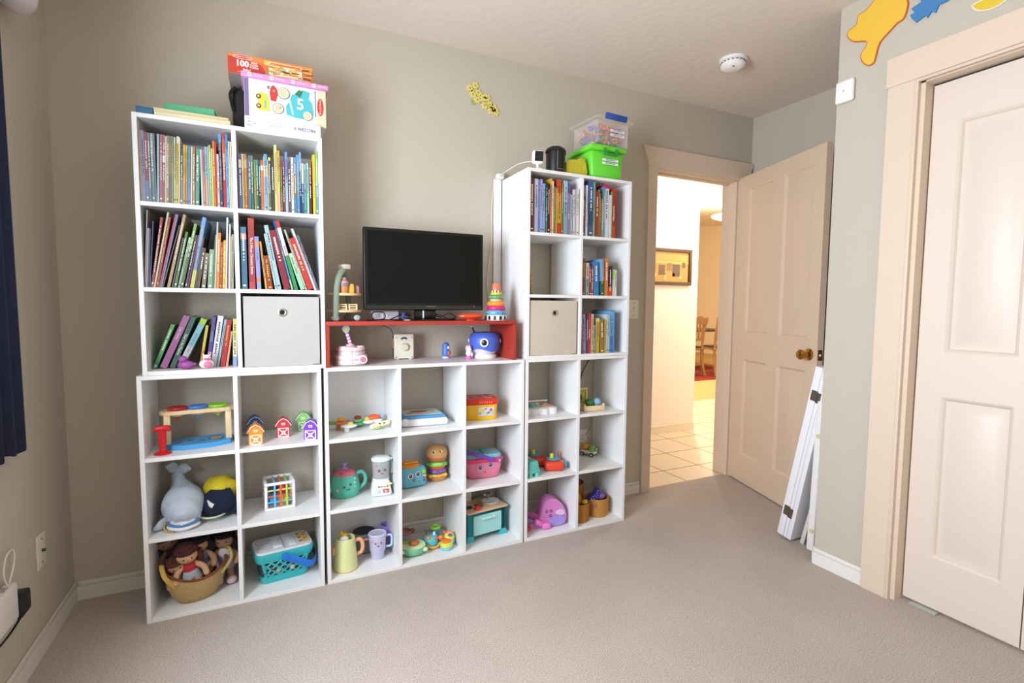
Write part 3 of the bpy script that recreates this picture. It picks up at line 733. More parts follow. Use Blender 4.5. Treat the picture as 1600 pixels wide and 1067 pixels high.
# ------------------------------------------------------------ fabric bins
def bin_(label, loc, w, h, colour):
    t = thing('fabric_storage_bin', label, 'storage bin', loc, 0, 'fabric storage bins in the cubbies'); fm = M(colour, .95, bump=.25, bscale=300); k = .004; d = .27
    m = MB(); m.box((0, d/2, k/2), (w, d, k), fm, bev=.001)
    for x in (-w/2+k/2, w/2-k/2): m.box((x, d/2, h/2), (k, d, h), fm, bev=.0015)
    m.box((0, d-k/2, h/2), (w-2*k, k, h), fm); m.build('bin_body', t)
    # front panel bulging a little
    N = 10; vs = []; fs = []
    for s_, yo in ((0, 0), (1, k)):
        for a in range(N+1):
            for b_ in range(N+1):
                u, v = a/N, b_/N; bl = .004*math.sin(PI*u)*math.sin(PI*v)
                vs.append(((u-.5)*(w-.001), -.004+yo-bl+.004, v*h))
    q = (N+1)**2
    for a in range(N):
        for b_ in range(N):
            i0 = a*(N+1)+b_; fs.append((i0, i0+N+1, i0+N+2, i0+1)); fs.append((q+i0, q+i0+1, q+i0+N+2, q+i0+N+1))
    for a in range(N):
        for lo, hi in ((a*(N+1), (a+1)*(N+1)), (a*(N+1)+N, (a+1)*(N+1)+N)): fs.append((lo, hi, q+hi, q+lo))
    m = MB(); m.add(vs, fs, fm); m.build('front_panel', t)
    m = MB(); m.torus((0, -.006, h*.775), .0125, .0035, M('c8c2b8', .25, .9), rot=(90, 0, 0), flat=.6); m.disc((0, -.0035, h*.775), .0115, M('1a1715', .9), th=.002); m.build('grommet', S(t, 'front_panel'))
bin_('pale grey fabric bin with metal grommet in the upper left bookcase', (.4785, .006, .9325), .272, .272, 'b3b1ab')
bin_('beige fabric bin with metal grommet in the upper right bookcase', (1.7125, .006, .9325), .268, .270, 'c8bcaa')
# ------------------------------------------------------------ on top of the left bookcase
ZL = 1.8325
def flat_book(label, loc, w, d, h, col, rz=0, pages='e9dfc2'):
    t = thing('flat_book', label, 'book', loc, rz)
    m = MB(); m.box((0, d/2, .002), (w, d, .004), M(col, .5), bev=.001); m.box((0, d/2, h-.002), (w, d, .004), M(col, .5), bev=.001); m.box((0, .003, h/2), (w, .006, h), M(col, .5), bev=.0025); m.build('cover', t)
    m = MB(); m.box((0, d/2+.002, h/2), (w-.008, d-.012, h-.008), M(pages, .9)); m.build('pages', t)
flat_book('cream picture book lying flat, lowest of the pile on the left bookcase', (.2, .012, ZL), .235, .235, .019, 'dccfa6')
flat_book('cream book lying flat, second in the pile on the left bookcase', (.196, .022, ZL+.0195), .232, .22, .012, 'd8caa0', 1)
flat_book('green book lying flat on top of the cream books', (.185, .06, ZL+.032), .16, .18, .034, '55b083', -3)
flat_book('blue book lying flat at the left end of the bookcase top', (.055, .013, ZL), .05, .2, .026, '2f6488', 0)
# white jigsaw box with upside-down lettering
t = thing('jigsaw_box', 'white box with upside-down dark lettering, lowest of the boxes on the bookcase', 'box', (.499, .004, ZL)); m = MB(); m.box((0, .11, .0235), (.268, .22, .047), M('e6e4e6', .4), bev=.003); m.build('carton', t)
text('FROZEN II', .017, '2a3058', S(t, 'carton'), (.075, -.0006, .023), rot=(90, 180, 0)); text('frosted forest puzzle', .006, 'a8acc0', S(t, 'carton'), (-.03, -.0006, .03), rot=(90, 180, 0), name='small_print'); text('jigsaw puzzle game', .006, 'a8acc0', S(t, 'carton'), (-.03, -.0006, .02), rot=(90, 180, 0), name='small_print')
m = MB()
for i, (x, z, w) in enumerate(((-.115, .012, .022), (-.118, .026, .01), (-.1, .02, .012), (-.12, .036, .006))): m.box((x, -.0003, z), (w, .0006, .0025), M('5a6484', .5), rot=(0, -8*i, 0))
m.build('maker_logo', t)
# pink and white wooden toy box
t = thing('toy_vehicle_box', 'white toy box with pink top strip and number vehicles pictured', 'box', (.511, .02, ZL+.0475), 0)
Wb, Hb, Db = .29, .142, .17
m = MB(); m.box((0, Db/2, Hb/2), (Wb, Db, Hb), M('dfe3ec', .4), bev=.002); m.box((Wb/2-.018, -.0006, Hb/2), (.034, .0012, Hb-.004), M('dcc8a8', .6)); m.box((-Wb/2+.008, -.0006, Hb/2), (.014, .0012, Hb-.004), M('7a6a94', .5)); m.box((Wb/2-.04, -.0008, Hb*.6), (.003, .0012, .1), M('5080c0', .5)); m.build('carton', t)
m = MB(); m.box((0, Db/2-.004, Hb+.0095), (Wb+.018, Db+.012, .019), M('d68fc0', .4), bev=.002)
for i in range(4): m.disc((-.125+i*.075, -.0102, Hb+.0095), .0075, M('f4e8f4', .5)); m.disc((-.125+i*.075, -.0118, Hb+.0095), .004, M('c8a8c8', .5)); m.box((-.095+i*.075, -.0103, Hb+.0095), (.03, .0012, .002), M('f0dcec', .5))
m.build('pink_lid', t)
m = MB(); y = -.0004
m.prism([(-.095, .03), (-.06, .03), (-.06, .062), (-.068, .092), (-.09, .098), (-.1, .085), (-.1, .035)], y-.0012, y, M('e8c840', .4)); m.prism([(-.077, .04), (-.071, .04), (-.071, .07), (-.077, .07)], y-.002, y-.0012, M('60b8b8', .4))
for z in (.045, .08): m.disc((-.097, y-.0014, z), .0085, M('3a3430', .4)); m.disc((-.097, y-.003, z), .005, M('d0a860', .4))
m.prism([(-.055, .072), (-.037, .07), (-.03, .1), (-.034, .12), (-.044, .13), (-.054, .122), (-.058, .1)], y-.0012, y, M('cc3a34', .4)); m.disc((-.043, y-.0016, .108), .005, M('a08878', .4))
m.prism([(.0, .028), (.04, .02), (.09, .022), (.098, .05), (.092, .085), (.08, .1), (.084, .125), (.058, .13), (.052, .108), (.02, .108), (.012, .08), (-.002, .06)], y-.0012, y, M('4bb4bc', .4))
m.prism([(.03, .11), (.045, .128), (.06, .125), (.05, .1)], y-.002, y-.0012, M('2c7858', .4)); m.prism([(.02, .03), (.026, .03), (.014, .085), (.008, .085)], y-.002, y-.0012, M('d8e8e8', .4))
for x, z, r_ in ((-.01, .105, .022), (-.03, .045, .02), (.075, .034, .018)): m.disc((x, y-.002, z), r_, M('4878a8', .4)); m.disc((x, y-.0035, z), r_*.92, M('e0ccaa', .5)); [m.box((x+k*.007, y-.0052, z), (.0012, .0006, r_*1.3), M('b89c74', .6)) for k in (-1, 0, 1)]
m.build('printed_picture', t)
text('5', .058, 'dcd8ec', S(t, 'printed_picture'), (.05, -.0034, .072), name='printed_number', bold=.0012); text('8', .018, '4a4640', S(t, 'printed_picture'), (-.062, -.0016, .118), name='printed_number'); text('20', .009, '5a8aa8', S(t, 'printed_picture'), (-.022, -.0056, .048), name='printed_number')
m = MB(); m.disc((Wb/2-.022, -.0014, .075), .0115, M('c83828', .4), rz=2.9); m.build('red_logo_oval', t)
text('Melissa & Doug', .0088, 'f8ece0', S(t, 'red_logo_oval'), (Wb/2-.022, -.0034, .075), name='logo_lettering', mtx=TXM)
# 100 piece puzzle carton
t = thing('puzzle_box', 'orange and red 100 piece puzzle box, topmost on the left bookcase', 'box', (.462, .05, ZL+.0475+.1615))
Wb, Hb, Db = .298, .073, .22
m = MB(); m.box((0, Db/2, Hb/2), (Wb, Db, Hb), M('d07038', .45), bev=.0015); m.box((0, Db/2, .001), (Wb-.004, Db-.004, .003), M('9c948c', .8)); m.build('carton', t)
m = MB(); y = 0
m.box((0, -.0003, Hb*.86), (Wb-.004, .0006, Hb*.24), M('dc8440', .45)); m.box((.02, -.0004, Hb*.8), (.09, .0007, Hb*.22), M('e8b85c', .45))
m.prism([(-Wb/2+.002, .001), (-.03, .001), (-.022, .02), (-.035, .045), (-.09, .056), (-Wb/2+.002, .06)], -.0012, 0, M('c43a2a', .45))
m.prism([(-.03, .001), (.0, .001), (.0, .035), (-.022, .02)], -.0009, 0, M('a0a070', .5))
m.box((.05, -.001, .04), (.118, .0012, .05), M('ecd8b0', .5))
for i in range(34):
    u, v = rnd.random(), rnd.random(); m.box((.05+(u-.5)*.104, -.0019-i*.00002, .04+(v-.5)*.036), (.01+.02*rnd.random(), .0006, .003+.006*rnd.random()), M(rnd.choice(['a88a58', '8c7444', 'd88c40', 'c8a86c', '5c4a34', 'b89a64', 'e0a850']), .5), rot=(0, rnd.uniform(-20, 20), 0))
m.box((.05, -.0017, .0585), (.11, .0006, .008), M('d86830', .5))
for i in range(8): m.box((.128+(rnd.random()-.5)*.02, -.0012, .008+i*.008), (.03, .001, .0045), M(['7c5a48', 'e8b048', '5c4438', 'e09c48'][i % 4], .5), rot=(0, rnd.uniform(-12, 12), 0))
for i in range(6): m.box((.01+i*.02, -.0012, .01), (.014, .001, .005), M(['6c5440', 'd8b078'][i % 2], .5))
m.build('printed_picture', t)
m = MB(); m.disc((-.098, -.0012, .0625), .033, M('f0dcc8', .5), rz=.24); m.disc((-.098, -.0028, .0625), .03, M('c84030', .5), rz=.2); m.build('logo_oval', t)
text('Melissa & Doug', .0085, 'f4e4d8', S(t, 'logo_oval'), (-.098, -.0048, .0625), name='logo_lettering'); text('100', .03, 'fbf4ec', S(t, 'printed_picture'), (-.1, -.0022, .038), name='printed_number', bold=.0012)
for i, w_ in enumerate(('PIECE', 'FLOOR', 'PUZZLE')): text(w_, .0085, 'f4e4d8', S(t, 'printed_picture'), (-.06, -.0022, .047-i*.0085), name='printed_words', bold=.0003)
text('Safari', .012, 'fbf4ec', S(t, 'printed_picture'), (-.085, -.0022, .0175), name='printed_title', bold=.0003)
text('Over 2 feet wide when done', .0055, 'f0c8a0', S(t, 'printed_picture'), (-.085, -.0022, .007), name='small_print')
# dark handled bag squeezed behind the boxes
t = thing('black_bag', 'black and grey bag showing under the puzzle box at its left', 'bag', (.345, .2, ZL)); m = MB(); m.box((0, 0, .1), (.05, .08, .2), M('2c2628', .9), bev=.015); m.build('bag_body', t); m = MB(); m.tube(smooth_path([(-.02, -.045, .1), (-.03, -.06, .16), (-.01, -.06, .19)]), .006, M('1a1618', .9)); m.build('strap', t)

# ------------------------------------------------------------ on top of the right bookcase
t = thing('security_camera', 'small white indoor camera with black face on the right bookcase', 'camera', (1.625, .032, ZL), -14)
t.scale = (1.15, 1.1, 1.05)
m = MB(); m.lathe((0, 0, 0), [(.027, 0), (.027, .004), (.012, .008), (.007, .012)], WHITE); m.cyl((0, 0, .01), (0, .004, .028), .006, WHITE); m.build('stand', t)
m = MB(); m.box((0, 0, .058), (.05, .03, .062), M('f2f0ee', .3), bev=.012, rot=(8, 0, 0), seg=3); m.build('housing', t)
m = MB(); m.box((.002, -.0155, .06), (.036, .004, .044), M('08080a', .15), bev=.009, rot=(8, 0, 0)); m.build('lens_face', t)
m = MB(); m.tube(smooth_path([(1.61, .045, ZL+.045), (1.56, .1, ZL+.04), (1.53, .2, ZL+.02), (1.527, .27, ZL+.015)]), .0018, M('ece8de', .6)); tag(m.build('camera_cable'), 'thin white cable from the camera to the corner plug', 'cable')
t = thing('usb_plug', 'small white plug block at the back left corner of the right bookcase', 'plug', (1.538, .285, ZL)); m = MB(); m.box((0, 0, .015), (.04, .035, .028), M('e8e6e2', .4), bev=.006); m.build('block', t)
m = MB(); m.tube(smooth_path([(1.515, .3, ZL+.01), (1.5, .3, 1.7), (1.498, .3, 1.5), (1.475, .3, 1.32), (1.485, .3, 1.2), (1.48, .3, 1.112)]), .002, M('e6dfcc', .6)); tag(m.build('wall_cable'), 'thin pale cable hanging down the wall beside the right bookcase', 'cable')
t = thing('loose_panel', 'narrow white loose panel standing behind the right bookcase', 'panel', (1.532, .3015, 0.9165)); m = MB(); m.box((0, 0, .46), (.042, .009, .915), M('ece9ea', .45)); m.build('board', t)
t = thing('black_lantern', 'black cylindrical lamp with wire edge on the right bookcase', 'lantern', (1.735, .05, ZL))
m = MB(); m.lathe((0, 0, 0), [(.047, 0), (.048, .006), (.048, .1), (.052, .102), (.052, .108), (.047, .118), (.03, .128), (.002, .131)], M('121214', .35), n=32); m.build('shell', t)
m = MB(); m.tube([(-.016, -.046, .014), (-.016, -.0495, .1)], .0012, M('b8b4b0', .3, .8)); m.tube(arc((0, 0, .014), .0495, 250, 330, 10, 'xy'), .0012, M('b8b4b0', .3, .8)); m.build('wire_trim', t)
m = MB(); m.tube([(.048, 0, .105), (.058, -.004, .1)], .004, M('121214', .35)); m.tube([(-.048, 0, .1), (-.056, -.004, .094)], .004, M('121214', .35)); build_split(m, 'handle_lug', t)
t = thing('yellow_bag', 'crumpled yellow bag between the black lamp and the green tub', 'bag', (1.845, .06, ZL)); m = MB(); m.prism([(-.06, 0), (.062, 0), (.066, .03), (.05, .085), (.03, .092), (0, .078), (-.03, .075), (-.058, .06)], -.03, .04, M('c0b42c', .6, bump=.6, bscale=30)); m.build('bag_body', t); m = MB(); m.tube(smooth_path([(-.02, -.02, .072), (0, -.02, .085), (.02, -.02, .086)]), .003, M('6c6838', .8)); m.build('drawstring', t)
t = thing('green_tub', 'bright green lidded plastic tub with dark green clip on the right bookcase', 'tub', (2.026, .01, ZL))
gm = M('68d436', .35); m = MB(); m.box((0, .11, .07), (.185, .2, .14), gm, bev=.018, top=(1.14, 1.06), seg=3); m.build('tub_body', t)
m = MB(); m.box((0, .11, .151), (.228, .238, .022), M('70dc3c', .35), bev=.008, top=(.96, .97)); m.box((0, .11, .166), (.2, .2, .012), M('70dc3c', .35), bev=.004); m.build('lid', t)
m = MB(); dg = M('27884a', .4)
for x in (-.036, .036): m.box((x, -.018, .13), (.011, .012, .034), dg, bev=.003)
m.box((0, -.018, .116), (.075, .012, .009), dg, bev=.003); m.build('clip', t)
for i, z in enumerate((.093, .076)):
    m = MB(); m.box((.01, -.0035, z), (.1, .0012, .011), M('eef0f4', .5), rot=(-1.5, 0, 0)); pl_ = m.build('paper_label', t); text(('FARM ANIMALS SET', 'BLOCKS AND PIECES')[i], .0065, '6a6a78', pl_, (.01, -.0052, z), name='label_lettering')
# clear tub with coloured pieces
t = thing('clear_tub', 'clear plastic tub of colourful pieces with blue clip, on the green tub', 'tub', (2.06, .02, ZL+.1725), 4)
clear = M('f0e4e0', .15, alpha=.17); m = MB()
k = .003
for c, d in (((0, .004, .062), (.205, k, .115)), ((0, .2, .062), (.205, k, .115)), ((-.1, .1, .062), (k, .195, .115)), ((.1, .1, .062), (k, .195, .115)), ((0, .1, .004), (.205, .2, k))): m.box(c, d, clear, bev=.001)
m.build('tub_wall', t)
m = MB(); m.box((0, .1, .128), (.245, .24, .016), clear, bev=.006); m.build('clear_lid', t)
m = MB(); m.box((.0, -.022, .136), (.14, .014, .03), M('2450a4', .35), bev=.005, rot=(18, 0, 0)); m.build('blue_clip', t)
for i, z in enumerate((.078, .056)):
    m = MB(); m.box((.03, .0015, z), (.095, .0012, .011), M('f0f0f4', .5)); pl_ = m.build('paper_label', t); text(('LINKING CHAIN RINGS', 'COUNTING PIECES SET')[i], .006, '6a6a78', pl_, (.03, .0002, z), name='label_lettering')
m = MB()
for i in range(150):
    x, y, z = rnd.uniform(-.085, .085), rnd.uniform(.016, .185), rnd.uniform(.014, .098); c = rnd.choice(['e8a020', 'e05028', '2c58b8', 'd84830', '3a60c0', 'f0b030', '8a6890', '40a060', 'f08830'])
    m.torus((x, y, z), .0115, .0048, M(c, .4), rot=(rnd.uniform(0, 180), rnd.uniform(0, 180), 0), n=9, k=5)
o = m.build('plastic_pieces'); o.location = (2.06, .02, ZL+.1725); o.rotation_euler = (0, 0, R(4)); tag(o, 'heap of orange, blue and red plastic pieces inside the clear tub', 'toy pieces', kind='stuff')

# ------------------------------------------------------------ ceiling and wall fittings
t = thing('smoke_detector', 'round white smoke detector on the ceiling', 'smoke detector', (2.632, -.22, ZC))
m = MB(); m.lathe((0, 0, 0), [(.068, 0), (.068, -.012), (.062, -.016)], M('efebe8', .4), n=36); m.build('base_ring', t)
m = MB(); m.lathe((0, 0, 0), [(.052, -.016), (.052, -.02), (.06, -.022), (.061, -.034), (.052, -.046), (.03, -.052), (.001, -.053)], M('f2eeea', .4), n=36); m.build('dome', t)
m = MB()
for a in range(0, 360, 20): m.box((.056*math.cos(R(a)), .056*math.sin(R(a)), -.019), (.012, .006, .003), M('5a5450', .6), rot=(0, 0, a))
m.box((-.03, -.03, -.0505), (.012, .006, .003), M('8a5a48', .5)); m.build('vent_slots', t)
t = thing('wall_sensor', 'white square sensor box high on the wall beside the closet door', 'sensor', (XC, -.785, 2.098)); m = MB(); m.box((-.012, 0, 0), (.022, .075, .092), M('f0ecea', .35), bev=.009, seg=3); m.build('housing', t); m = MB(); m.cyl((-.0225, 0, 0), (-.0238, 0, 0), .0022, BLACK, n=10); m.torus((-.0232, 0, 0), .009, .0005, M('c8c4c4', .5), rot=(0, 90, 0), n=20, k=5); m.build('indicator', t)
def plate(name, label, cat, loc, rz, kind):
    t = thing(name, label, cat, loc, rz); pm = M('e4dccc', .4); m = MB(); m.box((0, -.003, 0), (.072, .006, .116), pm, bev=.003); m.build('plate', t)
    if kind == 'switch':
        m = MB(); m.box((0, -.008, .002), (.01, .012, .022), pm, rot=(25, 0, 0), bev=.001); m.build('toggle', t)
    if kind == 'coax': m = MB(); m.cyl((0, -.005, 0), (0, -.016, 0), .005, M('5a5648', .3, .9), n=10); m.build('coax_connector', t)
    if kind == 'outlet':
        for z in (-.024, .024):
            m = MB(); m.box((0, -.0065, z), (.032, .003, .03), pm, bev=.001); m.box((-.006, -.0082, z+.003), (.002, .001, .009), BLACK); m.box((.006, -.0082, z+.003), (.002, .001, .009), BLACK); m.build('socket', t)
    m = MB(); [m.cyl((0, -.006, z), (0, -.0072, z), .003, M('6a5a48', .4), n=8) for z in ((-.04, .04) if kind != 'outlet' else (0,))]; build_split(m, 'screw', t)
plate('light_switch', 'cream light switch plate on the wall between bookcase and doorway', 'light switch', (2.452, YW, 1.16), 0, 'switch')
plate('cable_socket', 'white cable wall plate low on the left wall', 'wall plate', (XL, 0, .34), 90, 'coax')
plate('wall_outlet', 'cream wall outlet behind the toy truck', 'outlet', (2.09, YW, .39), 0, 'outlet')
t = thing('outlet_extender', 'white outlet extender at the left edge of the picture', 'power adapter', (XL, -.355, .305)); m = MB(); m.box((.0165, 0, 0), (.032, .18, .11), M('e4ddd6', .4), bev=.008, seg=3)
for i in range(3): m.box((.035, .045, .0605), (.03-.004*i, .003, .001), M('5c5450', .5)) if 0 else m.box((.009+.006*i, .04, .0552), (.002, .03, .001), M('5c5450', .5))
m.build('housing', t)
t = thing('power_adapter', 'black power adapter plugged in at the left wall', 'power adapter', (XL+.019, -.225, .272)); m = MB(); m.box((0, 0, 0), (.034, .07, .066), M('0e0e10', .4), bev=.007); m.build('housing', t)
m = MB(); m.tube(smooth_path([(XL+.025, -.225, .24), (XL+.025, -.27, .232), (XL+.025, -.34, .228), (XL+.025, -.46, .235)]), .003, BLACK); tag(m.build('adapter_cable'), 'black cable drooping from the black power adapter', 'cable')
m = MB(); m.tube(smooth_path([(XL+.015, -.285, .36), (XL+.013, -.295, .4), (XL+.012, -.27, .44), (XL+.012, -.225, .44), (XL+.012, -.225, .4), (XL+.015, -.27, .36)]), .0022, M('eae6e0', .5)); tag(m.build('charging_cable'), 'white looped cable above the outlet extender', 'cable')
t = thing('wall_camera', 'white round-nosed camera with black lens high on the left wall', 'camera', (XL, -.1, 2.11)); m = MB(); m.ball((.05, 0, .0), (.05, .085, .06), M('dcd4d8', .35)); m.cyl((0, 0, 0), (.02, 0, 0), .02, M('dcd4d8', .35)); m.build('housing', t)
m = MB(); m.ball((.075, .028, .008), (.016, .026, .026), M('101014', .15)); m.build('lens', t)
# navy curtain at the left window
t = thing('curtain', 'navy blue curtain hanging at the left edge', 'curtain', (XL+.04, -.415, 0)); vs = []; fs = []; N = 40
cm = M('17203f', .9, bump=.2, bscale=200)
for j, z in enumerate((.735, 1.2, 1.7, 2.12)):
    for i in range(N+1):
        yy = -.25+.49*i/N; vs.append((.012*math.sin(i*1.25)+.004*math.sin(i*.4), yy-.004*j*(i/N), z+(.006*math.sin(i*.7) if j == 0 else 0)))
for j in range(3):
    for i in range(N): a = j*(N+1)+i; fs.append((a, a+1, a+N+2, a+N+1))
m = MB(); m.add(vs, fs, cm); o = m.build('curtain_cloth', t, 180); md = o.modifiers.new('thickness', 'SOLIDIFY'); md.thickness = .003
m = MB(); m.cyl((XL+.05, -2.0, 2.13), (XL+.05, -.1, 2.13), .01, M('2a2626', .4, .6)); m.ball((XL+.05, -.09, 2.13), .018, M('2a2626', .4, .6)); tag(m.build('curtain_rod'), 'dark curtain rod above the navy curtain', 'curtain rod')

# ------------------------------------------------------------ painted cut-outs above the closet, plain stand-ins
def cutout(name, label, pts, cols, off=.004):
    # points are (y, z) on the closet wall
    t = thing(name, label, 'wall decoration', (XC, pts[0][0], pts[0][1])); o = pts[0]
    n = len(pts); cy = sum(p[0] for p in pts)/n; cz = sum(p[1] for p in pts)/n
    P_ = [(p[0]-o[0], p[1]-o[1]) for p in pts]; m = MB(); m.prism(P_, -.006, -.0005, M(cols[1], .5), 'yz'); m.build('border', t)
    P2 = []
    for i in range(n):
        a = Vector(P_[i-1]); b_ = Vector(P_[i]); c = Vector(P_[(i+1) % n]); d1 = (b_-a).normalized(); d2 = (c-b_).normalized(); nn = Vector((-(d1+d2).y, (d1+d2).x)); nn = nn.normalized() if nn.length > 1e-6 else Vector((0, 0))
        P2.append(tuple(b_+nn*off*SGN(P_)))
    m = MB(); m.prism(P2, -.0075, -.006, M(cols[0], .5), 'yz'); m.build('painted_face', t); return t
def SGN(P_):
    a = sum(P_[i-1][0]*P_[i][1]-P_[i][0]*P_[i-1][1] for i in range(len(P_))); return 1 if a > 0 else -1
def closed_curve(pts, n=4):
    P = [Vector(p) for p in pts]; L = len(P); out = []
    for i in range(L):
        p0, p1, p2, p3 = P[i-1], P[i], P[(i+1) % L], P[(i+2) % L]
        for k in range(n): t_ = k/n; v = .5*((2*p1)+(-p0+p2)*t_+(2*p0-5*p1+4*p2-p3)*t_*t_+(-p0+3*p1-3*p2+p3)*t_**3); out.append(tuple(v))
    return out
cutout('yellow_hand_cutout', 'yellow rounded hand cut-out with orange edge above the closet', closed_curve([(-0.88, 2.425), (-0.852, 2.402), (-0.817, 2.394), (-0.813, 2.362), (-0.782, 2.35), (-0.778, 2.326), (-0.806, 2.293), (-0.861, 2.268), (-0.838, 2.23), (-0.845, 2.196), (-0.869, 2.171), (-0.893, 2.174), (-0.901, 2.203), (-0.913, 2.245), (-0.949, 2.273), (-0.971, 2.29), (-0.993, 2.296), (-1.005, 2.326), (-1.005, 2.361), (-0.978, 2.403), (-0.913, 2.438)], 3), ('e8bb3c', 'c9602c'))
cutout('blue_splash_cutout', 'blue jagged cut-out above the closet door', [(-1.041, 2.366), (-1.051, 2.33), (-1.018, 2.322), (-1.032, 2.301), (-1.015, 2.3), (-1.022, 2.284), (-1.038, 2.262), (-1.067, 2.274), (-1.074, 2.262), (-1.087, 2.278), (-1.1, 2.267), (-1.109, 2.29), (-1.138, 2.291), (-1.148, 2.31), (-1.12, 2.38)], ('3f7cb4', '3f7cb4'), 0)
cutout('yellow_crescent_cutout', 'yellow crescent cut-out with white edge over the closet head', closed_curve([(-1.21, 2.24), (-1.225, 2.212), (-1.26, 2.198), (-1.30, 2.205), (-1.34, 2.24), (-1.36, 2.28), (-1.32, 2.262), (-1.27, 2.245)]), ('dcbc30', 'e8e4d4'))
# yellow flower spray left of the cut-outs row (the figure behind it is left out)
t = thing('flower_cutout', 'yellow painted flower bunch cut-out on the wall above the television', 'wall decoration', (1.45, YW, 2.23))
FL = [(-.09, .055), (-.055, .075), (-.07, .02), (-.035, .035), (-.04, -.01), (0, .01), (.03, .015), (.01, -.035), (.045, -.025), (.075, -.04), (.055, -.06), (.09, -.065)]
t.scale = (.8, 1, .8)
for x, z in FL:
    m = MB(); m.prism([((.021+.005*math.cos(6*a))*math.cos(a)+x, (.021+.005*math.cos(6*a))*math.sin(a)+z) for a in [2*PI*i/36 for i in range(36)]], -.006, -.0005, M('e2d277', .6)); m.disc((x, -.006, z), .0065, M('b89c50', .6)); m.build('flower', t)
m = MB(); m.prism([(-.085, -.015), (-.05, -.03), (-.06, -.045), (-.08, -.04)], -.004, -.0004, M('9cae6c', .6)); m.build('leaf', t)
# ------------------------------------------------------------ red shelf and what stands on it
RED = M('a83428', .45, bump=.04, bscale=60); ZM = .9165; ZR = 1.1055
t = thing('red_shelf', 'red painted low wooden shelf standing on the middle bookcase', 'shelf', (1.07, 0, ZM))
m = MB(); m.box((0, .147, .1805), (.869, .285, .017), RED, bev=.0012); m.build('shelf_board', t)
for x in (-.426, .426): m = MB(); m.box((x, .147, .0858), (.017, .285, .1715), RED, bev=.0012); m.build('side_board', t)
# television
t = thing('television', 'black flat-screen television standing on the red shelf', 'television', (1.09, .1, ZR+.0005))
m = MB(); m.box((0, .02, .228), (.562, .034, .362), M('141311', .35, spec=.3), bev=.005, seg=3); m.box((0, .05, .2), (.36, .04, .22), M('10100f', .5), bev=.012); m.build('housing', t)
m = MB(); m.box((0, .0022, .237), (.53, .002, .315), M('0d0c0a', .3, spec=.18)); m.build('screen', t)
m = MB(); m.box((0, .0015, .06), (.545, .002, .018), M('1c1b19', .25)); m.build('lower_trim', t)
text('EMERSON', .0105, '6c6a68', S(t, 'lower_trim'), (.02, .0002, .063), name='maker_lettering'); m = MB(); m.ball((.232, .0015, .066), .0018, M('4060ff', .3, emit=4)); m.build('power_light', S(t, 'lower_trim'))
m = MB(); m.lathe((0, .03, 0), [(.15, 0), (.15, .005), (.135, .008)], M('0c0c0d', .15), n=48, sy=.62); m.build('stand_base', t)
m = MB(); m.box((0, .035, .028), (.1, .03, .044), M('0e0e0f', .2), bev=.006); m.box((-.012, .0192, .028), (.006, .001, .034), M('e8e4f0', .3)); m.build('stand_neck', t)  # pale strip on the neck is a painted reflection
t = thing('router', 'white router lying behind the television foot', 'router', (.92, .215, ZR)); m = MB(); m.box((0, 0, .022), (.12, .07, .04), M('e6e6ea', .4), bev=.008); m.build('housing', t); m = MB(); [m.box((x, -.0355, .02), (.006, .001, .014), M('b8b8c0', .5)) for x in (-.03, -.01, .01)]; m.build('status_lights', t)
t = thing('blue_clip', 'blue plastic cross-shaped clip under the television', 'clip', (.985, .12, ZR)); m = MB(); m.box((0, 0, .018), (.014, .01, .036), M('3c4c88', .4), bev=.003); m.box((0, 0, .016), (.036, .01, .008), M('3c4c88', .4), bev=.003); m.build('cross', t)
for lab, pts in (('black looped cable at the left under the television', [(.81, .06, .003), (.85, .1, .004), (.845, .14, .02), (.86, .14, .038), (.9, .14, .035), (.9, .12, .01), (.86, .1, .0035), (.82, .09, .003)]),
                 ('black bundled cable to the right of the television foot', [(1.2, .1, .003), (1.17, .12, .02), (1.14, .15, .03), (1.17, .16, .015), (1.21, .14, .032), (1.24, .13, .012), (1.19, .1, .006), (1.22, .09, .003)]),
                 ('black cable with plug lying before the router', [(.93, .14, .004), (.96, .12, .02), (1.0, .15, .028), (1.03, .17, .02)])):
    m = MB(); m.tube(smooth_path([(x, y, ZR+z) for x, y, z in pts]), .0026, M('101012', .5), n=8); tag(m.build('cable'), lab, 'cable', 'cables under the television')
t = thing('toy_stand_disc', 'orange-red round disc toy under the right corner of the television', 'toy', (1.285, .045, ZR)); m = MB(); m.lathe((0, 0, 0), [(.025, 0), (.022, .006), (.05, .01), (.062, .018), (.062, .024), (.05, .031), (.02, .034), (.001, .034)], M('dc4a26', .3), n=36, sy=.55); m.build('disc', t)
# ring stacker
t = thing('ring_stacker', 'colourful stacking ring tower at the right end of the red shelf', 'toy', (1.425, .07, ZR))
z = 0
m = MB(); m.lathe((0, 0, 0), [(.05, 0), (.053, .01), (.053, .022), (.045, .026)], M('f0eeea', .4), n=36)
for a in range(0, 360, 30): m.box((.0525*math.cos(R(a)), .0525*math.sin(R(a)), .012), (.003, .012, .018), M('101010', .4), rot=(0, 0, a))
m.build('striped_base', t)
for nm, z, Rr, r_, c in (('ring', .036, .036, .0135, '62a8c4'), ('ring', .058, .034, .0125, 'c82c7c'), ('ring', .079, .032, .012, 'f09428'), ('ring', .096, .022, .008, 'e8b8a8'), ('ring', .112, .022, .012, '4a9c60'), ('ring', .127, .02, .008, 'e0c830')):
    m = MB(); m.torus((0, 0, z), Rr, r_, M(c, .3), n=32, k=12)
    if c == '4a9c60': [m.ball((.034*math.cos(R(a)), .034*math.sin(R(a)), z), .0025, M('e8e8a0', .4), n=6) for a in range(0, 360, 24)]
    if c == '62a8c4': [m.ball((x, -.048, z), (.0035, .002, .0035), M('205068', .4), n=8) for x in (-.012, .014)]
    m.build(nm, t)
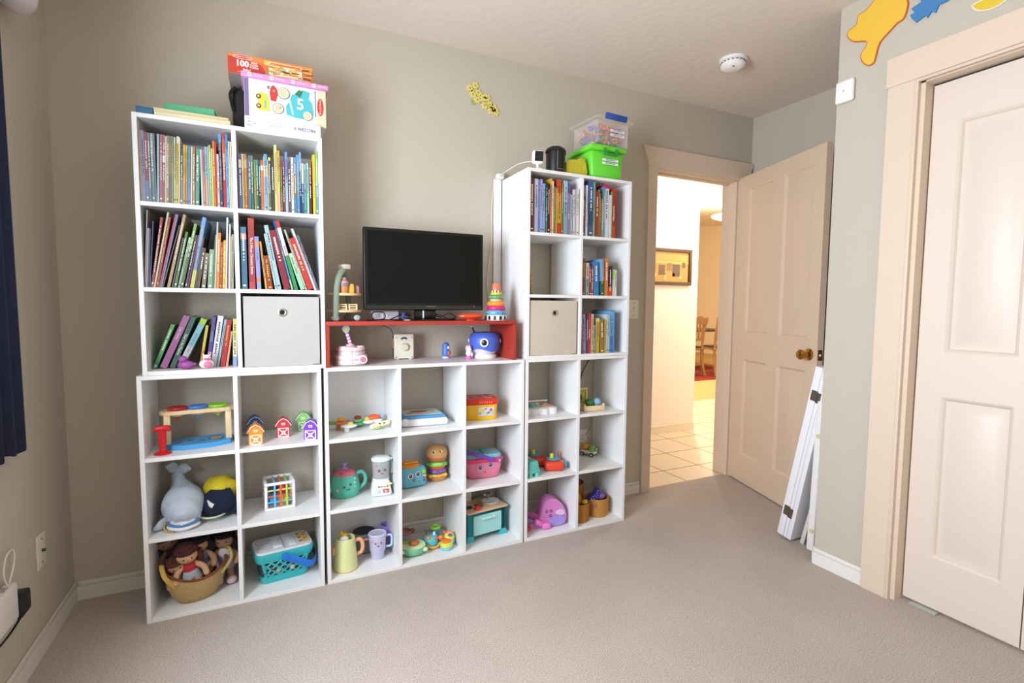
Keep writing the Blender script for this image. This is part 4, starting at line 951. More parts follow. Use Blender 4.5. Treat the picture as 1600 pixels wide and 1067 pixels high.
m = MB(); m.lathe((0, 0, 0), [(.026, .134), (.026, .142)], M('f0eeea', .4), n=24); [m.box((.0258*math.cos(R(a)), .0258*math.sin(R(a)), .138), (.002, .006, .008), M('101010', .4), rot=(0, 0, a)) for a in range(0, 360, 36)]; m.build('ring', t)
m = MB(); m.lathe((0, 0, 0), [(.004, 0), (.004, .14), (.019, .142), (.019, .172), (.016, .176), (.001, .176)], M('f07c50', .35), n=24); m.build('top_cap', t)
# cake stand toy with green arch
t = thing('toy_cake_stand', 'sage green arched two-tier toy cake stand on the red shelf', 'toy', (.728, .12, ZR), 6)
t.scale = (.9, .9, 1)
SG = M('8fa392', .55); wd = M('e2c796', .5)
for y, s_ in ((-.065, -1), (.07, 1)):
    m = MB(); pts = smooth_path([(-.058, y, .005), (-.056, y, .02), (-.052, y, .1), (-.046, y, .16), (-.03, y*.75, .2), (-.008, y*.4, .222)]) if s_ < 0 else smooth_path([(.03, y, .005), (.036, y, .03), (.036, y, .1), (.032, y, .16), (.018, y*.75, .2), (-.004, y*.4, .222)])
    m.tube(pts, .013, SG, n=8, flat=.45, up=(1, 0, 0)); e = pts[0]; m.ball((e[0], e[1], .012), (.02, .007, .012), SG); m.build('arch_leg', t)
m = MB(); m.box((0.0, 0, .232), (.04, .06, .022), M('e0d4c8', .5), bev=.006, rot=(0, 0, 20)); m.build('top_block', t)
for z in (.042, .1135): m = MB(); m.lathe((0, 0, z), [(.075, -.005), (.078, -.002), (.078, .002), (.075, .005)], wd, n=40); m.build('tier_board', t)
m = MB(); m.ball((.052, -.03, .014), (.016, .006, .013), M('a8c8c0', .4)); m.build('foot_knob', t)
def small(name, label, loc, fn, cat='toy food', group='toy pastries on the cake stand'):
    t2 = thing(name, label, cat, loc, 0, group); fn(t2); return t2
def cupcake(t2):
    m = MB(); m.lathe((0, 0, 0), [(.018, 0), (.023, .03)], M('c4824c', .6), n=20); m.build('cup', t2)
    m = MB(); m.lathe((0, 0, .03), [(.025, 0), (.026, .006), (.024, .012)], M('7c7484', .5), n=20); m.build('filling', t2)
    m = MB(); m.lathe((0, 0, .042), [(.022, 0), (.02, .008), (.01, .014), (.012, .018), (.008, .024), (.001, .026)], M('c89488', .5), n=20); m.build('icing', t2)
small('toy_cupcake', 'toy cupcake with grey and pink icing on the upper tier', (.722, .082, ZR+.1187), cupcake)
def eclair(t2): m = MB(); m.box((0, 0, .02), (.022, .02, .04), M('f0a838', .45), bev=.005, top=(.85, .9)); m.build('cake_slice', t2)
small('toy_cake_slice', 'orange toy cake slice on the upper tier', (.753, .08, ZR+.1187), eclair)
def pinkc(t2): m = MB(); m.box((0, 0, .017), (.02, .022, .034), M('c08c98', .5), bev=.006, top=(.9, .9)); m.build('cake_slice', t2)
small('toy_cake_slice', 'dusty pink toy cake slice on the upper tier', (.778, .1, ZR+.1187), pinkc)
def grid(t2):
    m = MB()
    for z in (.004, .014, .023): m.box((0, 0, z), (.036, .03, .004), wd)
    for x in (-.015, .015): m.box((x, 0, .013), (.006, .032, .026), wd)
    m.build('layers', t2); m = MB(); m.box((0, 0, .013), (.028, .026, .014), M('5a3a28', .6)); m.build('filling', t2)
small('toy_wafer', 'layered wooden toy wafer at left on the lower tier', (.715, .088, ZR+.0472), grid); small('toy_wafer', 'layered wooden toy wafer at right on the lower tier', (.757, .09, ZR+.0472), grid)
def drop(t2): m = MB(); m.lathe((0, 0, 0), [(.012, 0), (.014, .02), (.008, .035), (.001, .04)], M('c0b8b0', .5), n=14); m.build('drop', t2)
small('toy_meringue', 'pale toy meringue standing at the back of the lower tier', (.712, .14, ZR+.0472), drop)

# ------------------------------------------------------------ under the red shelf
t = thing('toy_birthday_cake', 'pink and white wooden toy birthday cake with leaning striped candle', 'toy', (.748, .1, ZM), 0)
t.scale = (.87, .87, .95)
pw = M('ecdde2', .45); pk = M('c46c88', .5)
m = MB(); m.lathe((0, 0, 0), [(.088, 0), (.09, .003), (.088, .005)], M('a8a4a4', .35, .3), n=48); m.build('tray', t)
for nm, r_, z0, z1 in (('lower_tier', .078, .0055, .046), ('upper_tier', .069, .0465, .08)):
    m = MB(); m.lathe((0, 0, 0), [(r_, z0), (r_, z1-.002), (r_-.002, z1)], pw, n=48)
    for i in range(40):
        a = 2*PI*i/40; b_ = 2*PI*(i+1)/40; mid = (a+b_)/2; zc = (z0+z1)/2
        m.tube([((r_+.0006)*math.cos(q), (r_+.0006)*math.sin(q), zc+dz) for q, dz in ((a, .004), (mid, -.003), (b_, .004))], .001, pk, n=5, cap=(0, 0))
    for a in (268, 320, 200, 150, 90, 30): m.box(((r_-.001)*math.cos(R(a)), (r_-.001)*math.sin(R(a)), (z0+z1)/2), (.0035, .0016, z1-z0-.001), M('b87888', .6), rot=(0, 0, a))
    for i in range(30): a = 2*PI*i/30+.1; m.ball(((r_+.0003)*math.cos(a), (r_+.0003)*math.sin(a), z0+.007), .0016, pk, n=6)
    m.build(nm, t)
m = MB(); m.ring([((.044, -.062, .027), (.02, 0, 0), (0, 0, .019)), ((.048, -.075, .027), (.02, 0, 0), (0, 0, .019))], M('e8d8dc', .5), n=24); m.ring([((.048, -.075, .027), (.014, 0, 0), (0, 0, .0135)), ((.0486, -.077, .027), (.013, 0, 0), (0, 0, .0125))], M('c07888', .5), n=20); m.build('strawberry_slice', t)
m = MB()
for x, y in ((-.035, -.02), (.04, -.015), (0, .04)): m.lathe((x, y, .0802), [(.024, 0), (.025, .003), (.022, .006)], M('ece8ea', .45), n=24)
m.build('cream_topping', t)
m = MB(); m.lathe((-.005, -.03, .0802), [(.03, 0), (.031, .005), (.02, .008), (.02, .015), (.001, .015)], M('dca8b4', .5), n=28); m.build('candle_holder', t)
m = MB(); p0 = Vector((-.004, -.03, .094)); p1 = Vector((-.022, -.032, .15)); m.cyl(p0, p1, .0085, M('f0e8ee', .4))
for i in range(4): q = p0+(p1-p0)*(i/4+.08); q2 = p0+(p1-p0)*(i/4+.2); m.cyl(q, q2, .0089, M('c878bc', .4))
m.build('candle', t)
m = MB(); m.lathe((-.026, -.036, .164), [(.0175, 0), (.0175, .006)], M('8cc0cc', .5), n=28, rot=(90, 0, 0)); m.lathe((-.026, -.0425, .161), [(.0085, 0), (.0085, .001)], M('e0c040', .5), n=20, sx=.9, sy=1.3, rot=(90, 0, 0)); m.build('flame_disc', t)
t = thing('toy_radio', 'cream toy radio with tuning knob under the red shelf', 'toy', (1.012, .235, ZM), -4)
ic = M('e4dfcc', .4); m = MB(); m.box((0, 0, .0625), (.094, .045, .118), ic, bev=.006, seg=3); m.box((0, .004, .062), (.098, .032, .113), M('58505c', .5), bev=.006); m.build('housing', t)
for x in (-.03, .03): m = MB(); m.box((x, 0, .003), (.016, .035, .006), ic, bev=.002); m.build('foot', t)
m = MB(); m.lathe((.004, -.0225, .06), [(.022, 0), (.022, .002), (.017, .003), (.0155, .012), (.013, .014), (.001, .014)], M('d8d0b4', .4), n=32, rot=(90, 0, 0)); m.build('tuning_knob', t)
m = MB(); m.prism([(.02*math.cos(R(a))*.95, .088+.02*math.sin(R(a))) for a in (150, 130, 110, 90, 70, 50, 30)]+[(.012*math.cos(R(a)), 0.09+.009*math.sin(R(a))) for a in (30, 60, 90, 120, 150)], -.0242, -.0226, M('3c4450', .5)); m.build('dial_window', t)
m = MB()
for x in (-.037, .037):
    for z in (.012, .105): m.cyl((x, -.0225, z), (x, -.024, z), .0025, M('6a5a48', .4), n=8)
build_split(m, 'screw', t)
m = MB(); m.cyl((0, 0, .12), (0, 0, .1245), .012, M('8c8478', .4)); m.build('handle_button', t)
m = MB(); m.tube(smooth_path([(-.048, -.01, .1), (-.052, -.012, .075), (-.05, -.012, .055)]), .003, M('c06848', .5)); m.build('cord_loop', t)
m = MB(); m.tube(smooth_path([(.905, .295, ZR-.02), (.93, .27, 1.075), (.955, .25, 1.06), (.963, .235, 1.035)]), .0016, M('2c2a2a', .6)); tag(m.build('cable'), 'thin dark cord running down to the toy radio', 'cable')
# little figures
t = thing('penguin_figure', 'small blue toy penguin with orange belly under the red shelf', 'toy figure', (1.214, .2, ZM), 15)
bl = M('4c74c4', .4); m = MB(); m.lathe((0, 0, .008), [(.017, 0), (.019, .01), (.019, .03), (.016, .045), (.018, .052), (.016, .062), (.008, .067), (.001, .068)], bl, n=20); m.build('body', t)
m = MB(); m.cyl((0, 0, 0), (0, 0, .009), .018, M('b8d0f0', .4)); m.build('base', t); m = MB(); m.ball((.008, -.014, .025), (.012, .008, .015), M('e06c34', .5)); m.build('belly', t)
m = MB(); m.ball((.005, -.015, .053), (.008, .005, .008), M('f0f0f4', .4)); m.ball((.007, -.0195, .054), .0025, BLACK, n=8); m.ball((.012, -.018, .048), (.004, .005, .002), M('f0a030', .4), n=8); m.build('face', t); m = MB(); m.ball((.0, -.002, .073), (.008, .006, .006), bl); m.build('tuft', t)
t = thing('unicorn_figure', 'small white toy unicorn with pink base under the red shelf', 'toy figure', (1.31, .135, ZM), -12)
wt = M('ece4ec', .4); m = MB(); m.cyl((0, 0, 0), (0, 0, .012), .019, M('dc5cac', .4), r1=.018); m.build('base', t)
m = MB(); m.ball((0, 0, .026), (.015, .014, .017), wt); m.ball((0, -.004, .05), (.013, .013, .013), wt); m.ball((.004, -.016, .046), (.007, .007, .006), wt); m.ball((.014, -.006, .02), (.005, .007, .009), wt); m.build('body', t)
m = MB(); m.ball((-.008, .004, .05), (.009, .01, .018), M('e0a0c0', .5)); m.ball((-.004, 0, .063), (.008, .007, .006), M('d878b0', .5)); m.build('mane', t); m = MB(); m.cyl((.002, -.008, .061), (.003, -.011, .074), .0035, M('e8c070', .4), r1=.0005, n=8); m.build('horn', t); m = MB(); m.ball((.008, -.0145, .052), .003, BLACK, n=8); m.build('eye', t)
# whale shaped projector
t = thing('whale_projector', 'round blue toy whale projector with porthole eye under the red shelf', 'toy', (1.401, .155, ZM), -24)
t.scale = (.97, .97, 1)
m = MB(); m.lathe((0, 0, .018), [(.05, .002), (.066, .018), (.075, .035)], M('dcd8e6', .35), n=40, cap=(1, 0)); m.build('belly', t)
m = MB(); NN = 40
prof = [(.0765, .052, 0), (.08, .07, 0), (.08, .09, 0), (.075, .11, 0), (.06, .124, 0), (.03, .126, 0), (.001, .126, 0)]
fr = []
vs = []; fs = []
for j, (r_, z, _) in enumerate([(.0752, .038, 1)]+prof):
    for i in range(NN):
        a = 2*PI*i/NN; zz = z+(.007*math.sin(3*a+1.1) if j == 0 else 0); vs.append((r_*math.cos(a), r_*math.sin(a), zz+.003))
for j in range(len(prof)):
    for i in range(NN): fs.append((j*NN+i, j*NN+(i+1) % NN, (j+1)*NN+(i+1) % NN, (j+1)*NN+i))
m.add(vs, fs, M('4a66c8', .45)); m.build('shell', t)
m = MB(); m.lathe((0, 0, 0), [(.062, 0), (.062, .016), (.052, .022)], M('e8e4e2', .4), n=40); m.build('base', t)
m = MB(); m.lathe((0, -.078, .08), [(.021, 0), (.021, .006), (.015, .007)], M('f0f0f0', .35), n=28, rot=(90, 0, 0)); m.lathe((0, -.083, .08), [(.0145, 0), (.014, .004), (.001, .007)], BLACK, n=24, rot=(90, 0, 0)); m.ball((-.004, -.09, .084), .0025, M('e0e0e0', .3), n=8); m.build('porthole_eye', t)
for s_ in (-1, 1): m = MB(); m.ball((s_*.079, 0, .085), (.006, .012, .012), M('e8e8ee', .4)); m.build('side_knob', t)
m = MB(); m.tube([(-.05, .01, .12), (-.063, .0, .15)], .004, M('2a2a2a', .5)); m.ball((-.066, 0, .156), (.008, .006, .004), M('e8e8ee', .4), n=8); m.build('antenna', t)
# ------------------------------------------------------------ left lower bookcase
Z0, Z1, Z2 = .0155, .3158, .6162
def eyes(t, pts, r, face_y=None, white=True, name='eye'):
    for x, y, z in pts:
        m = MB()
        if white: m.ball((x, y+r*.25, z), (r*1.35, r*.6, r*1.35), M('f4f0f4', .3), n=12)
        m.ball((x, y-r*.2, z), (r, r*.6, r), BLACK, n=12); m.ball((x-r*.3, y-r*.75, z+r*.35), r*.3, M('ffffff', .3), n=6); m.build(name, t)
# pound-a-peg drum bench and hammer
t = thing('toy_pounding_bench', 'wooden pounding bench toy with red, blue and green drums', 'toy', (.168, .155, Z2), 6)
t.scale = (.98, .98, 1)
m = MB(); m.prism([(-.125, .03), (-.11, -.05), (-.05, -.078), (.05, -.078), (.11, -.05), (.125, .03), (.11, .06), (-.11, .06)], 0, .018, M('4ba0dc', .35), 'xy'); m.build('blue_base', t)
m = MB()
for x, y, r_, c in ((-.07, -.02, .014, 'b87850'), (-.03, .0, .01, '8a6a58'), (.01, -.02, .012, '9c7a5c'), (.06, -.01, .028, 'c89c60')): m.lathe((x, y, .0182), [(r_, 0), (r_, .0012)], M('4a2c24', .5), n=24, sy=.7); m.lathe((x, y, .0195), [(r_*.8, 0), (r_*.8, .0008)], M(c, .5), n=24, sy=.7)
m.build('printed_targets', t)
for x in (-.105, .105): m = MB(); m.box((x, 0, .075), (.022, .075, .114), WOODL, bev=.003); m.build('upright', t)
m = MB(); m.prism([(-.13, -.02), (-.11, -.045), (.11, -.045), (.13, -.02), (.13, .03), (.11, .05), (-.11, .05), (-.13, .03)], .132, .146, WOODL, 'xy'); m.build('top_board', t)
for x, c, c2 in ((-.07, 'b81c24', 'b81c24'), (0, '3c84d4', '3c84d4'), (.07, '8cd428', '8cc428')):
    m = MB(); m.lathe((x, 0, .1465), [(.034, 0), (.037, .004), (.034, .01), (.028, .009), (.001, .006)], M(c, .35), n=32); m.build('drum_top', t)
    m = MB(); m.lathe((x, 0, .118), [(.012, 0), (.028, .008), (.03, .0135)], WOODL, n=28); m.build('drum_cup', t); m = MB(); m.cyl((x, 0, .108), (x, 0, .1175), .007, M(c2, .4), n=12); m.build('peg', t)
t = thing('toy_hammer', 'red plastic toy hammer standing on its head', 'toy', (.062, .052, Z2), 0)
rp = M('cc1c24', .35); m = MB(); m.lathe((0, 0, 0), [(.028, 0), (.029, .003), (.022, .007), (.012, .01)], rp, n=28); m.build('striking_head', t)
m = MB(); m.lathe((0, 0, .01), [(.011, 0), (.012, .03), (.0135, .031), (.0135, .055), (.014, .056), (.0135, .078)], rp, n=24); m.build('handle', t)
m = MB(); m.box((0, 0, .096), (.05, .026, .02), rp, bev=.007, seg=3); m.ball((-.022, 0, .092), (.007, .012, .01), rp); m.ball((.022, 0, .094), (.007, .012, .012), rp); m.build('crosspiece', t)
# barns
def barn(label, loc, c, rz=0):
    t = thing('toy_barn', label, 'toy barn', loc, rz, 'toy barns in the cubby'); cm = M(c, .4)
    w, d, h = .052, .048, .05; g = [(-w/2, 0), (w/2, 0), (w/2, h), (w*.3, h+.017), (0, h+.025), (-w*.3, h+.017), (-w/2, h)]
    m = MB(); m.prism(g, 0, d, cm); m.build('walls', t)
    rf = [(-w/2-.004, h-.003), (-w*.31, h+.019), (0, h+.028), (w*.31, h+.019), (w/2+.004, h-.003), (w/2+.006, h-.001), (w*.33, h+.022), (0, h+.032), (-w*.33, h+.022), (-w/2-.006, h-.001)]
    m = MB(); m.prism(rf, .0, d+.002, cm); m.build('roof', t)
    wm = M('f2ecec', .4)
    m = MB(); tr = [(-w/2-.005, h-.002), (-w*.32, h+.02), (0, h+.029), (w*.32, h+.02), (w/2+.005, h-.002)]
    m.tube([(x, -.001, z) for x, z in tr], .0016, wm, n=6); m.build('white_trim', t)
    m = MB(); y = -.0008
    for c_, s_ in (((0, y, .0375), (.042, .0018, .003)), ((-.0195, y, .019), (.003, .0018, .038)), ((.0195, y, .019), (.003, .0018, .038)), ((0, y, .0018), (.042, .0018, .003))): m.box(c_, s_, wm)
    for s_ in (-1, 1): m.box((0, y, .019), (.048, .0014, .0035), wm, rot=(0, s_*42, 0))
    m.box((0, y-.0005, .019), (.013, .0022, .016), wm); m.box((0, y-.0018, .019), (.006, .0006, .009), M('b8b0b0', .5)); m.build('barn_door', t)
    m = MB(); m.box((0, y, .056), (.014, .0018, .009), wm); m.box((0, y-.0011, .056), (.008, .0006, .004), cm); m.build('loft_window', t)
barn('blue toy barn at the back left of its cubby', (.368, .215, Z2), '2864a8', 4); barn('orange toy barn at the front left, before the blue one', (.372, .05, Z2), 'f09424', 2); barn('red toy barn standing in the middle of the cubby', (.475, .132, Z2), 'cc3c40', -2)
barn('green toy barn at the back right of its cubby', (.558, .215, Z2), '86cc68', -4); barn('purple toy barn at the front right of the cubby', (.575, .045, Z2), '7c40bc', -8)
# plush whale and plush bee-striped whale
def plush(path, radii, mat, name, t, flat=1, n=20, up=(0, 0, 1)):
    m = MB(); P_ = smooth_path(path, 5); L = len(P_); rr = []
    for i in range(L):
        u = i/(L-1)*(len(radii)-1); k = min(int(u), len(radii)-2); f = u-k; f = f*f*(3-2*f); rr.append(radii[k]*(1-f)+radii[k+1]*f)
    m.tube(P_, rr, mat, n=n, flat=flat, up=up); return m.build(name, t, 80)
t = thing('plush_whale', 'pale blue plush whale facing the room in the left bookcase', 'plush toy', (.118, .12, Z1), 0)
pb = M('b9c3d0', .95, bump=.4, bscale=220); pw_ = M('dcdce2', .95, bump=.4, bscale=220)
plush([(0, -.108, .052), (0, -.1, .056), (0, -.07, .066), (-.004, -.02, .078), (-.01, .03, .085), (-.02, .075, .105), (-.035, .105, .15), (-.04, .115, .19)], [.001, .03, .058, .073, .068, .046, .024, .014], pb, 'body', t, n=24)
plush([(.0, -.106, .03), (.0, -.085, .03), (0, -.04, .036), (0, .02, .042)], [.002, .036, .05, .05], pw_, 'jaw', t, flat=1.1, n=20)
m = MB(); m.tube([(.052*math.sin(R(a)), -.052-.052*math.cos(R(a)), .026+.006*abs(math.sin(R(a)))) for a in range(-75, 80, 10)], .005, M('4c7cb0', .8), n=8); m.build('mouth_line', t)
m = MB(); m.tube([(.05*math.sin(R(a)), -.05-.05*math.cos(R(a)), .016) for a in range(-75, 80, 10)], .0075, M('e8e8ec', .9), n=8); m.build('lip_edge', t)
plush([(-.05, -.03, .04), (-.075, -.05, .022), (-.095, -.065, .014)], [.016, .018, .006], pb, 'flipper', t, flat=.5); plush([(-.04, .02, .05), (-.07, .03, .04), (-.08, .03, .03)], [.014, .016, .005], pb, 'flipper', t, flat=.5)
plush([(-.035, .11, .18), (-.055, .1, .2), (-.075, .09, .205)], [.014, .022, .004], pb, 'tail_fluke', t, flat=.45); plush([(-.035, .11, .18), (-.01, .1, .19), (.012, .09, .185)], [.014, .022, .004], pb, 'tail_fluke', t, flat=.45)
m = MB(); m.ball((-.05, -.072, .062), (.005, .004, .008), BLACK, n=10); m.build('eye', t)
m = MB(); m.tube(smooth_path([(-.06, -.05, .03), (-.062, -.065, .012), (-.045, -.08, .004), (-.03, -.088, .004)]), .003, M('c8a040', .7), n=6); m.build('yellow_tag_cord', t)
t = thing('plush_animal', 'navy and yellow plush animal lying beside the pale whale', 'plush toy', (.228, .165, Z1), 0)
t.scale = (.94, 1, 1)
nv = M('141c38', .95, bump=.4, bscale=220); yl = M('d8c024', .9, bump=.3, bscale=200)
plush([(-.062, -.03, .06), (-.045, -.04, .062), (-.02, -.045, .064), (.015, -.035, .066), (.04, -.02, .07)], [.004, .04, .054, .056, .052], nv, 'head', t, n=24)
plush([(-.03, .06, .07), (-.01, .04, .085), (.02, .0, .09), (.045, -.01, .09), (.058, -.02, .085)], [.03, .062, .066, .05, .03], yl, 'yellow_vest', t, n=24)
plush([(-.065, .07, .06), (-.02, .06, .062), (.03, .05, .062)], [.02, .056, .05], nv, 'body', t, n=20)
plush([(-.033, -.088, .09), (-.022, -.1, .077), (-.012, -.103, .07)], [.004, .0095, .009], M('dcd8cc', .8), 'white_ear_patch', t, flat=.5)
m = MB(); m.tube([(-.02+.05*math.sin(R(a)), -.045-.052*math.cos(R(a)), .022) for a in range(-60, 100, 10)], .004, M('c8d0b0', .8), n=8); m.build('belly_seam', t)
plush([(.05, -.03, .06), (.06, -.05, .035), (.063, -.055, .01)], [.014, .017, .008], nv, 'flipper', t, flat=.6)
# activity cube
t = thing('activity_cube', 'white-framed activity cube with elastic bands and colourful shapes', 'toy', (.452, .16, Z1), 4)
s_ = .118; wf = M('eeeeee', .35); k = .012
for z in (k/2, s_-k/2):
    for y in (-s_/2+k/2, s_/2-k/2):
        m = MB(); m.box((0, y, z+.0), (s_, k, k), wf, bev=.004); m.build('frame_bar', t)
    for x in (-s_/2+k/2, s_/2-k/2): m = MB(); m.box((x, 0, z), (k, s_-2*k, k), wf, bev=.004); m.build('frame_bar', t)
for x in (-s_/2+k/2, s_/2-k/2):
    for y in (-s_/2+k/2, s_/2-k/2): m = MB(); m.box((x, y, s_/2), (k, k, s_-2*k), wf, bev=.004); m.build('frame_bar', t)
for x, c in ((-.02, '70b8e8'), (.003, 'e86830'), (.026, 'a8dc60')):
    m = MB(); m.box((x, -s_/2+.004, s_/2), (.007, .0015, s_-.022), M(c, .5)); m.box((x, 0, s_-.004), (.007, s_-.022, .0015), M(c, .5)); m.build('elastic_band', t)
for z, c in ((.035, '60b8d8'), (.06, 'e05838'), (.085, 'd8e070')):
    m = MB(); m.box((0, -s_/2+.006, z), (s_-.022, .0015, .006), M(c, .5)); m.box((-s_/2+.004, 0, z), (.0015, s_-.022, .006), M(c, .5)); m.build('elastic_band', t)
for i, (lab, x, y, z, c, r_) in enumerate((('blue spiked ball inside the activity cube', -.028, -.022, .036, '4aa4e0', .022), ('yellow shape inside the activity cube', .022, -.024, .032, 'f0c030', .019), ('red cube shape inside the activity cube', .02, 0, .074, 'dc3838', .022), ('dark blue shape at the left inside the activity cube', -.02, .015, .07, '2c4878', .02))):
    m = MB(); m.ball((0, 0, 0), r_, M(c, .4), n=10)
    for a in range(0, 360, 60): m.ball((r_*.8*math.cos(R(a)), -r_*.3, r_*.8*math.sin(R(a))), r_*.35, M(c, .4), n=6)
    o = m.build('shape_ball'); o.location = (.452+x, .16+y, Z1+z); tag(o, lab, 'toy shape', 'shapes in the activity cube')
# dolls and rope basket
def doll(label, loc, rot, skin, hair, dress, accent=None, s=1, cat='doll', standing=False):
    t = thing('rag_doll', label, cat, loc, 0, None, rot); t.scale = (s, s, s)
    sk = M(skin, .9, bump=.15, bscale=250); hm = M(hair, .95, bump=.6, bscale=120); dm = M(dress, .9, bump=.2, bscale=200)
    m = MB(); m.ball((0, 0, .135), (.038, .034, .036), sk, n=20); m.tube([(0, 0, .1), (0, 0, .115)], .014, sk)
    for q in (-1, 1):
        m.tube(smooth_path([(q*.02, 0, .09), (q*.045, -.02, .072), (q*.05, -.045, .06)]), .011, sk, n=10); m.ball((q*.05, -.047, .059), .012, sk, n=8)
        m.tube(smooth_path([(q*.018, 0, .03), (q*.022, -.03, .012), (q*.024, -.06, .01)] if not standing else [(q*.018, 0, .03), (q*.02, -.004, .0), (q*.022, -.006, -.03)]), .012, sk, n=10)
    m.build('body', t, 80)
    m = MB(); m.lathe((0, 0, 0), [(.038, .018), (.034, .04), (.026, .07), (.024, .092), (.014, .1)], dm, n=20, sy=.75); m.build('dress', t, 80)
    if accent: m = MB(); m.lathe((0, 0, 0), [(.0275, .07), (.0265, .09), (.018, .102)], M(accent, .9), n=20, sy=.8); m.build('bodice', t, 80)
    m = MB(); m.ball((0, .008, .145), (.042, .036, .036), hm, n=18)
    for q in (-1, 1): m.tube(smooth_path([(q*.034, .0, .14), (q*.042, -.002, .12), (q*.04, .0, .095)]), [.012]*6+[.013]*6+[.008], hm, n=10)
    for i in range(9): a = R(200+i*17.5); m.ball((.033*math.cos(a), .03*math.sin(a), .158), (.01, .008, .01), hm, n=8)
    m.build('hair', t, 80)
    m = MB(); [m.ball((q*.014, -.033, .136), (.0032, .002, .0032), BLACK, n=8) for q in (-1, 1)]; build_split(m, 'eye', S(t, 'body'))
    m = MB(); m.tube([(-.005, -.0335, .124), (0, -.0345, .122), (.005, -.0335, .124)], .001, M('a04848', .6), n=5); m.build('mouth', S(t, 'body')); return t
doll('black-haired rag doll in grey dress, upper middle of the rope basket', (.175, .15, .095), (14, -6, -8), 'a07858', '0e0c10', '6a7080', '7c8494', 1.0)
doll('auburn-haired rag doll with red top leaning in the rope basket', (.135, .105, .075), (12, -8, 10), 'c89c78', '4a201c', 'c8ccd0', 'b82c34', 1.0)
doll('brown-haired rag doll in blue low at the left of the rope basket', (.098, .118, .062), (14, -12, 14), 'b88c6c', '5a3020', '8ca4b8', None, .8)
doll('purple-hooded rag doll at the back left of the basket cubby', (.085, .215, .1), (10, -20, 10), 'b48c78', '4a3a50', '5c4864', None, 1.05)
doll('dark-haired rag doll standing at the back, behind the rope basket', (.175, .235, .112), (6, 4, -4), '8c6450', '14100f', '8a6070', None, 1.0)
t = doll('tan rag doll in white top and lilac skirt standing right of the basket', (.243, .165, Z0+.0585), (4, 0, -6), 'a88060', '1a1414', 'a898b8', 'd8c8cc', 1.0, standing=True)
m = MB(); [m.ball((q*.024, -.014, -.038), (.02, .024, .0165), M('d8bcc0', .9), n=14) for q in (-1, 1)]; build_split(m, 'shoe', t)
t = thing('rope_basket', 'tan boat-shaped fabric basket with yellow handles holding rag dolls', 'basket', (.148, .105, Z0), 18)
t.scale = (.93, .96, 1)
N = 48; vs = []; fs = []; lv = [(.6, 0), (.82, .02), (.95, .045), (1.02, .07), (1.03, .083)]
def rimz(a): return .014+.034*abs(math.cos(a))**2
for li, (k, z) in enumerate(lv+[(kk-.05, zz) for kk, zz in lv[::-1]]):
    for i in range(N): a = 2*PI*i/N; f = min(1, z/.083); zz = z+rimz(a)*f+(.004 if li >= len(lv) and z == 0 else 0); vs.append((.112*k*math.cos(a), .074*k*math.sin(a), zz))
LL = 2*len(lv)
for j in range(LL-1):
    for i in range(N): fs.append((j*N+i, j*N+(i+1) % N, (j+1)*N+(i+1) % N, (j+1)*N+i))
fs += [tuple(range(N)), tuple((LL-1)*N+i for i in range(N))]
m = MB(); m.add(vs, fs, M('b89a68', .95, bump=.5, bscale=160)); m.build('basket_wall', t, 80)
m = MB(); m.tube([(.1125*math.cos(2*PI*i/N), .0745*math.sin(2*PI*i/N), .084+rimz(2*PI*i/N)) for i in range(N)], .007, M('7c4428', .9), n=8, closed=True, flat=.7); m.build('brown_rim', t)
for q, tl in ((-1, 1), (1, 1)): m = MB(); m.tube(smooth_path([(q*.085, -.045, .085), (q*.12, -.055, .135), (q*.125, -.02, .165), (q*.115, .02, .15), (q*.1, .035, .1)]), .0095, M('c8a44c' if q < 0 else 'c4b060', .85, bump=.3), n=10, flat=.6); m.build('handle', t)
# teal picnic basket
t = thing('toy_picnic_basket', 'turquoise lattice-sided toy picnic basket with white lid and blue handle', 'toy', (.46, .155, Z0), 8)
t.scale = (.97, .97, 1)
tq = M('34b4b8', .35); a_, b_, hh = .116, .078, .128
def rrect(w, d, r_, n=6):
    out = []
    for cx, cy, a0 in ((w-r_, d-r_, 0), (-w+r_, d-r_, 90), (-w+r_, -d+r_, 180), (w-r_, -d+r_, 270)):
        for i in range(n+1): q = R(a0+90*i/n); out.append((cx+r_*math.cos(q), cy+r_*math.sin(q)))
    return out
def loft(m, outline_fn, levels, mat, cap=(1, 1)):
    vs = []; fs = []; n = None
    for sc, z in levels: o_ = outline_fn(sc); n = len(o_); vs += [(x, y, z) for x, y in o_]
    for j in range(len(levels)-1):
        for i in range(n): fs.append((j*n+i, j*n+(i+1) % n, (j+1)*n+(i+1) % n, (j+1)*n+i))
    if cap[0]: fs.append(tuple(range(n))[::-1])
    if cap[1]: fs.append(tuple((len(levels)-1)*n+i for i in range(n)))
    m.add(vs, fs, mat)
rr = lambda sc: rrect(a_*sc, b_*sc, .03*sc)
m = MB(); loft(m, rr, [(.8, 0), (.83, .012), (.84, .03)], tq); loft(m, rr, [(.96, .092), (1.0, .1), (1.04, .125), (1.03, .13)], tq); loft(m, rr, [(.81, .031), (.9, .091)], M('4a3c38', .8), (0, 0)); m.build('basket_body', t)
m = MB(); zA, zB = .03, .095; wy = lambda z: -(.0655+(z-.03)/.062*.0095); wx = lambda z: .076+(z-.03)/.062*.012
for i in range(-6, 7):
    for q in (-1, 1):
        pts = [];
        for k_ in range(21):
            z = zA+(zB-zA)*k_/20; x = i*.034+.012+q*(z-zA)*1.15
            if abs(x) < wx(z): pts.append((x, wy(z), z))
        if len(pts) > 2: m.tube([pts[0], pts[-1]], .0042, tq, n=6, up=(0, 1, 0), flat=1)
for x in (-1, 1): m.tube([(x*wx(zA), wy(zA), zA), (x*wx(zB), wy(zB), zB)], .007, tq, n=6)
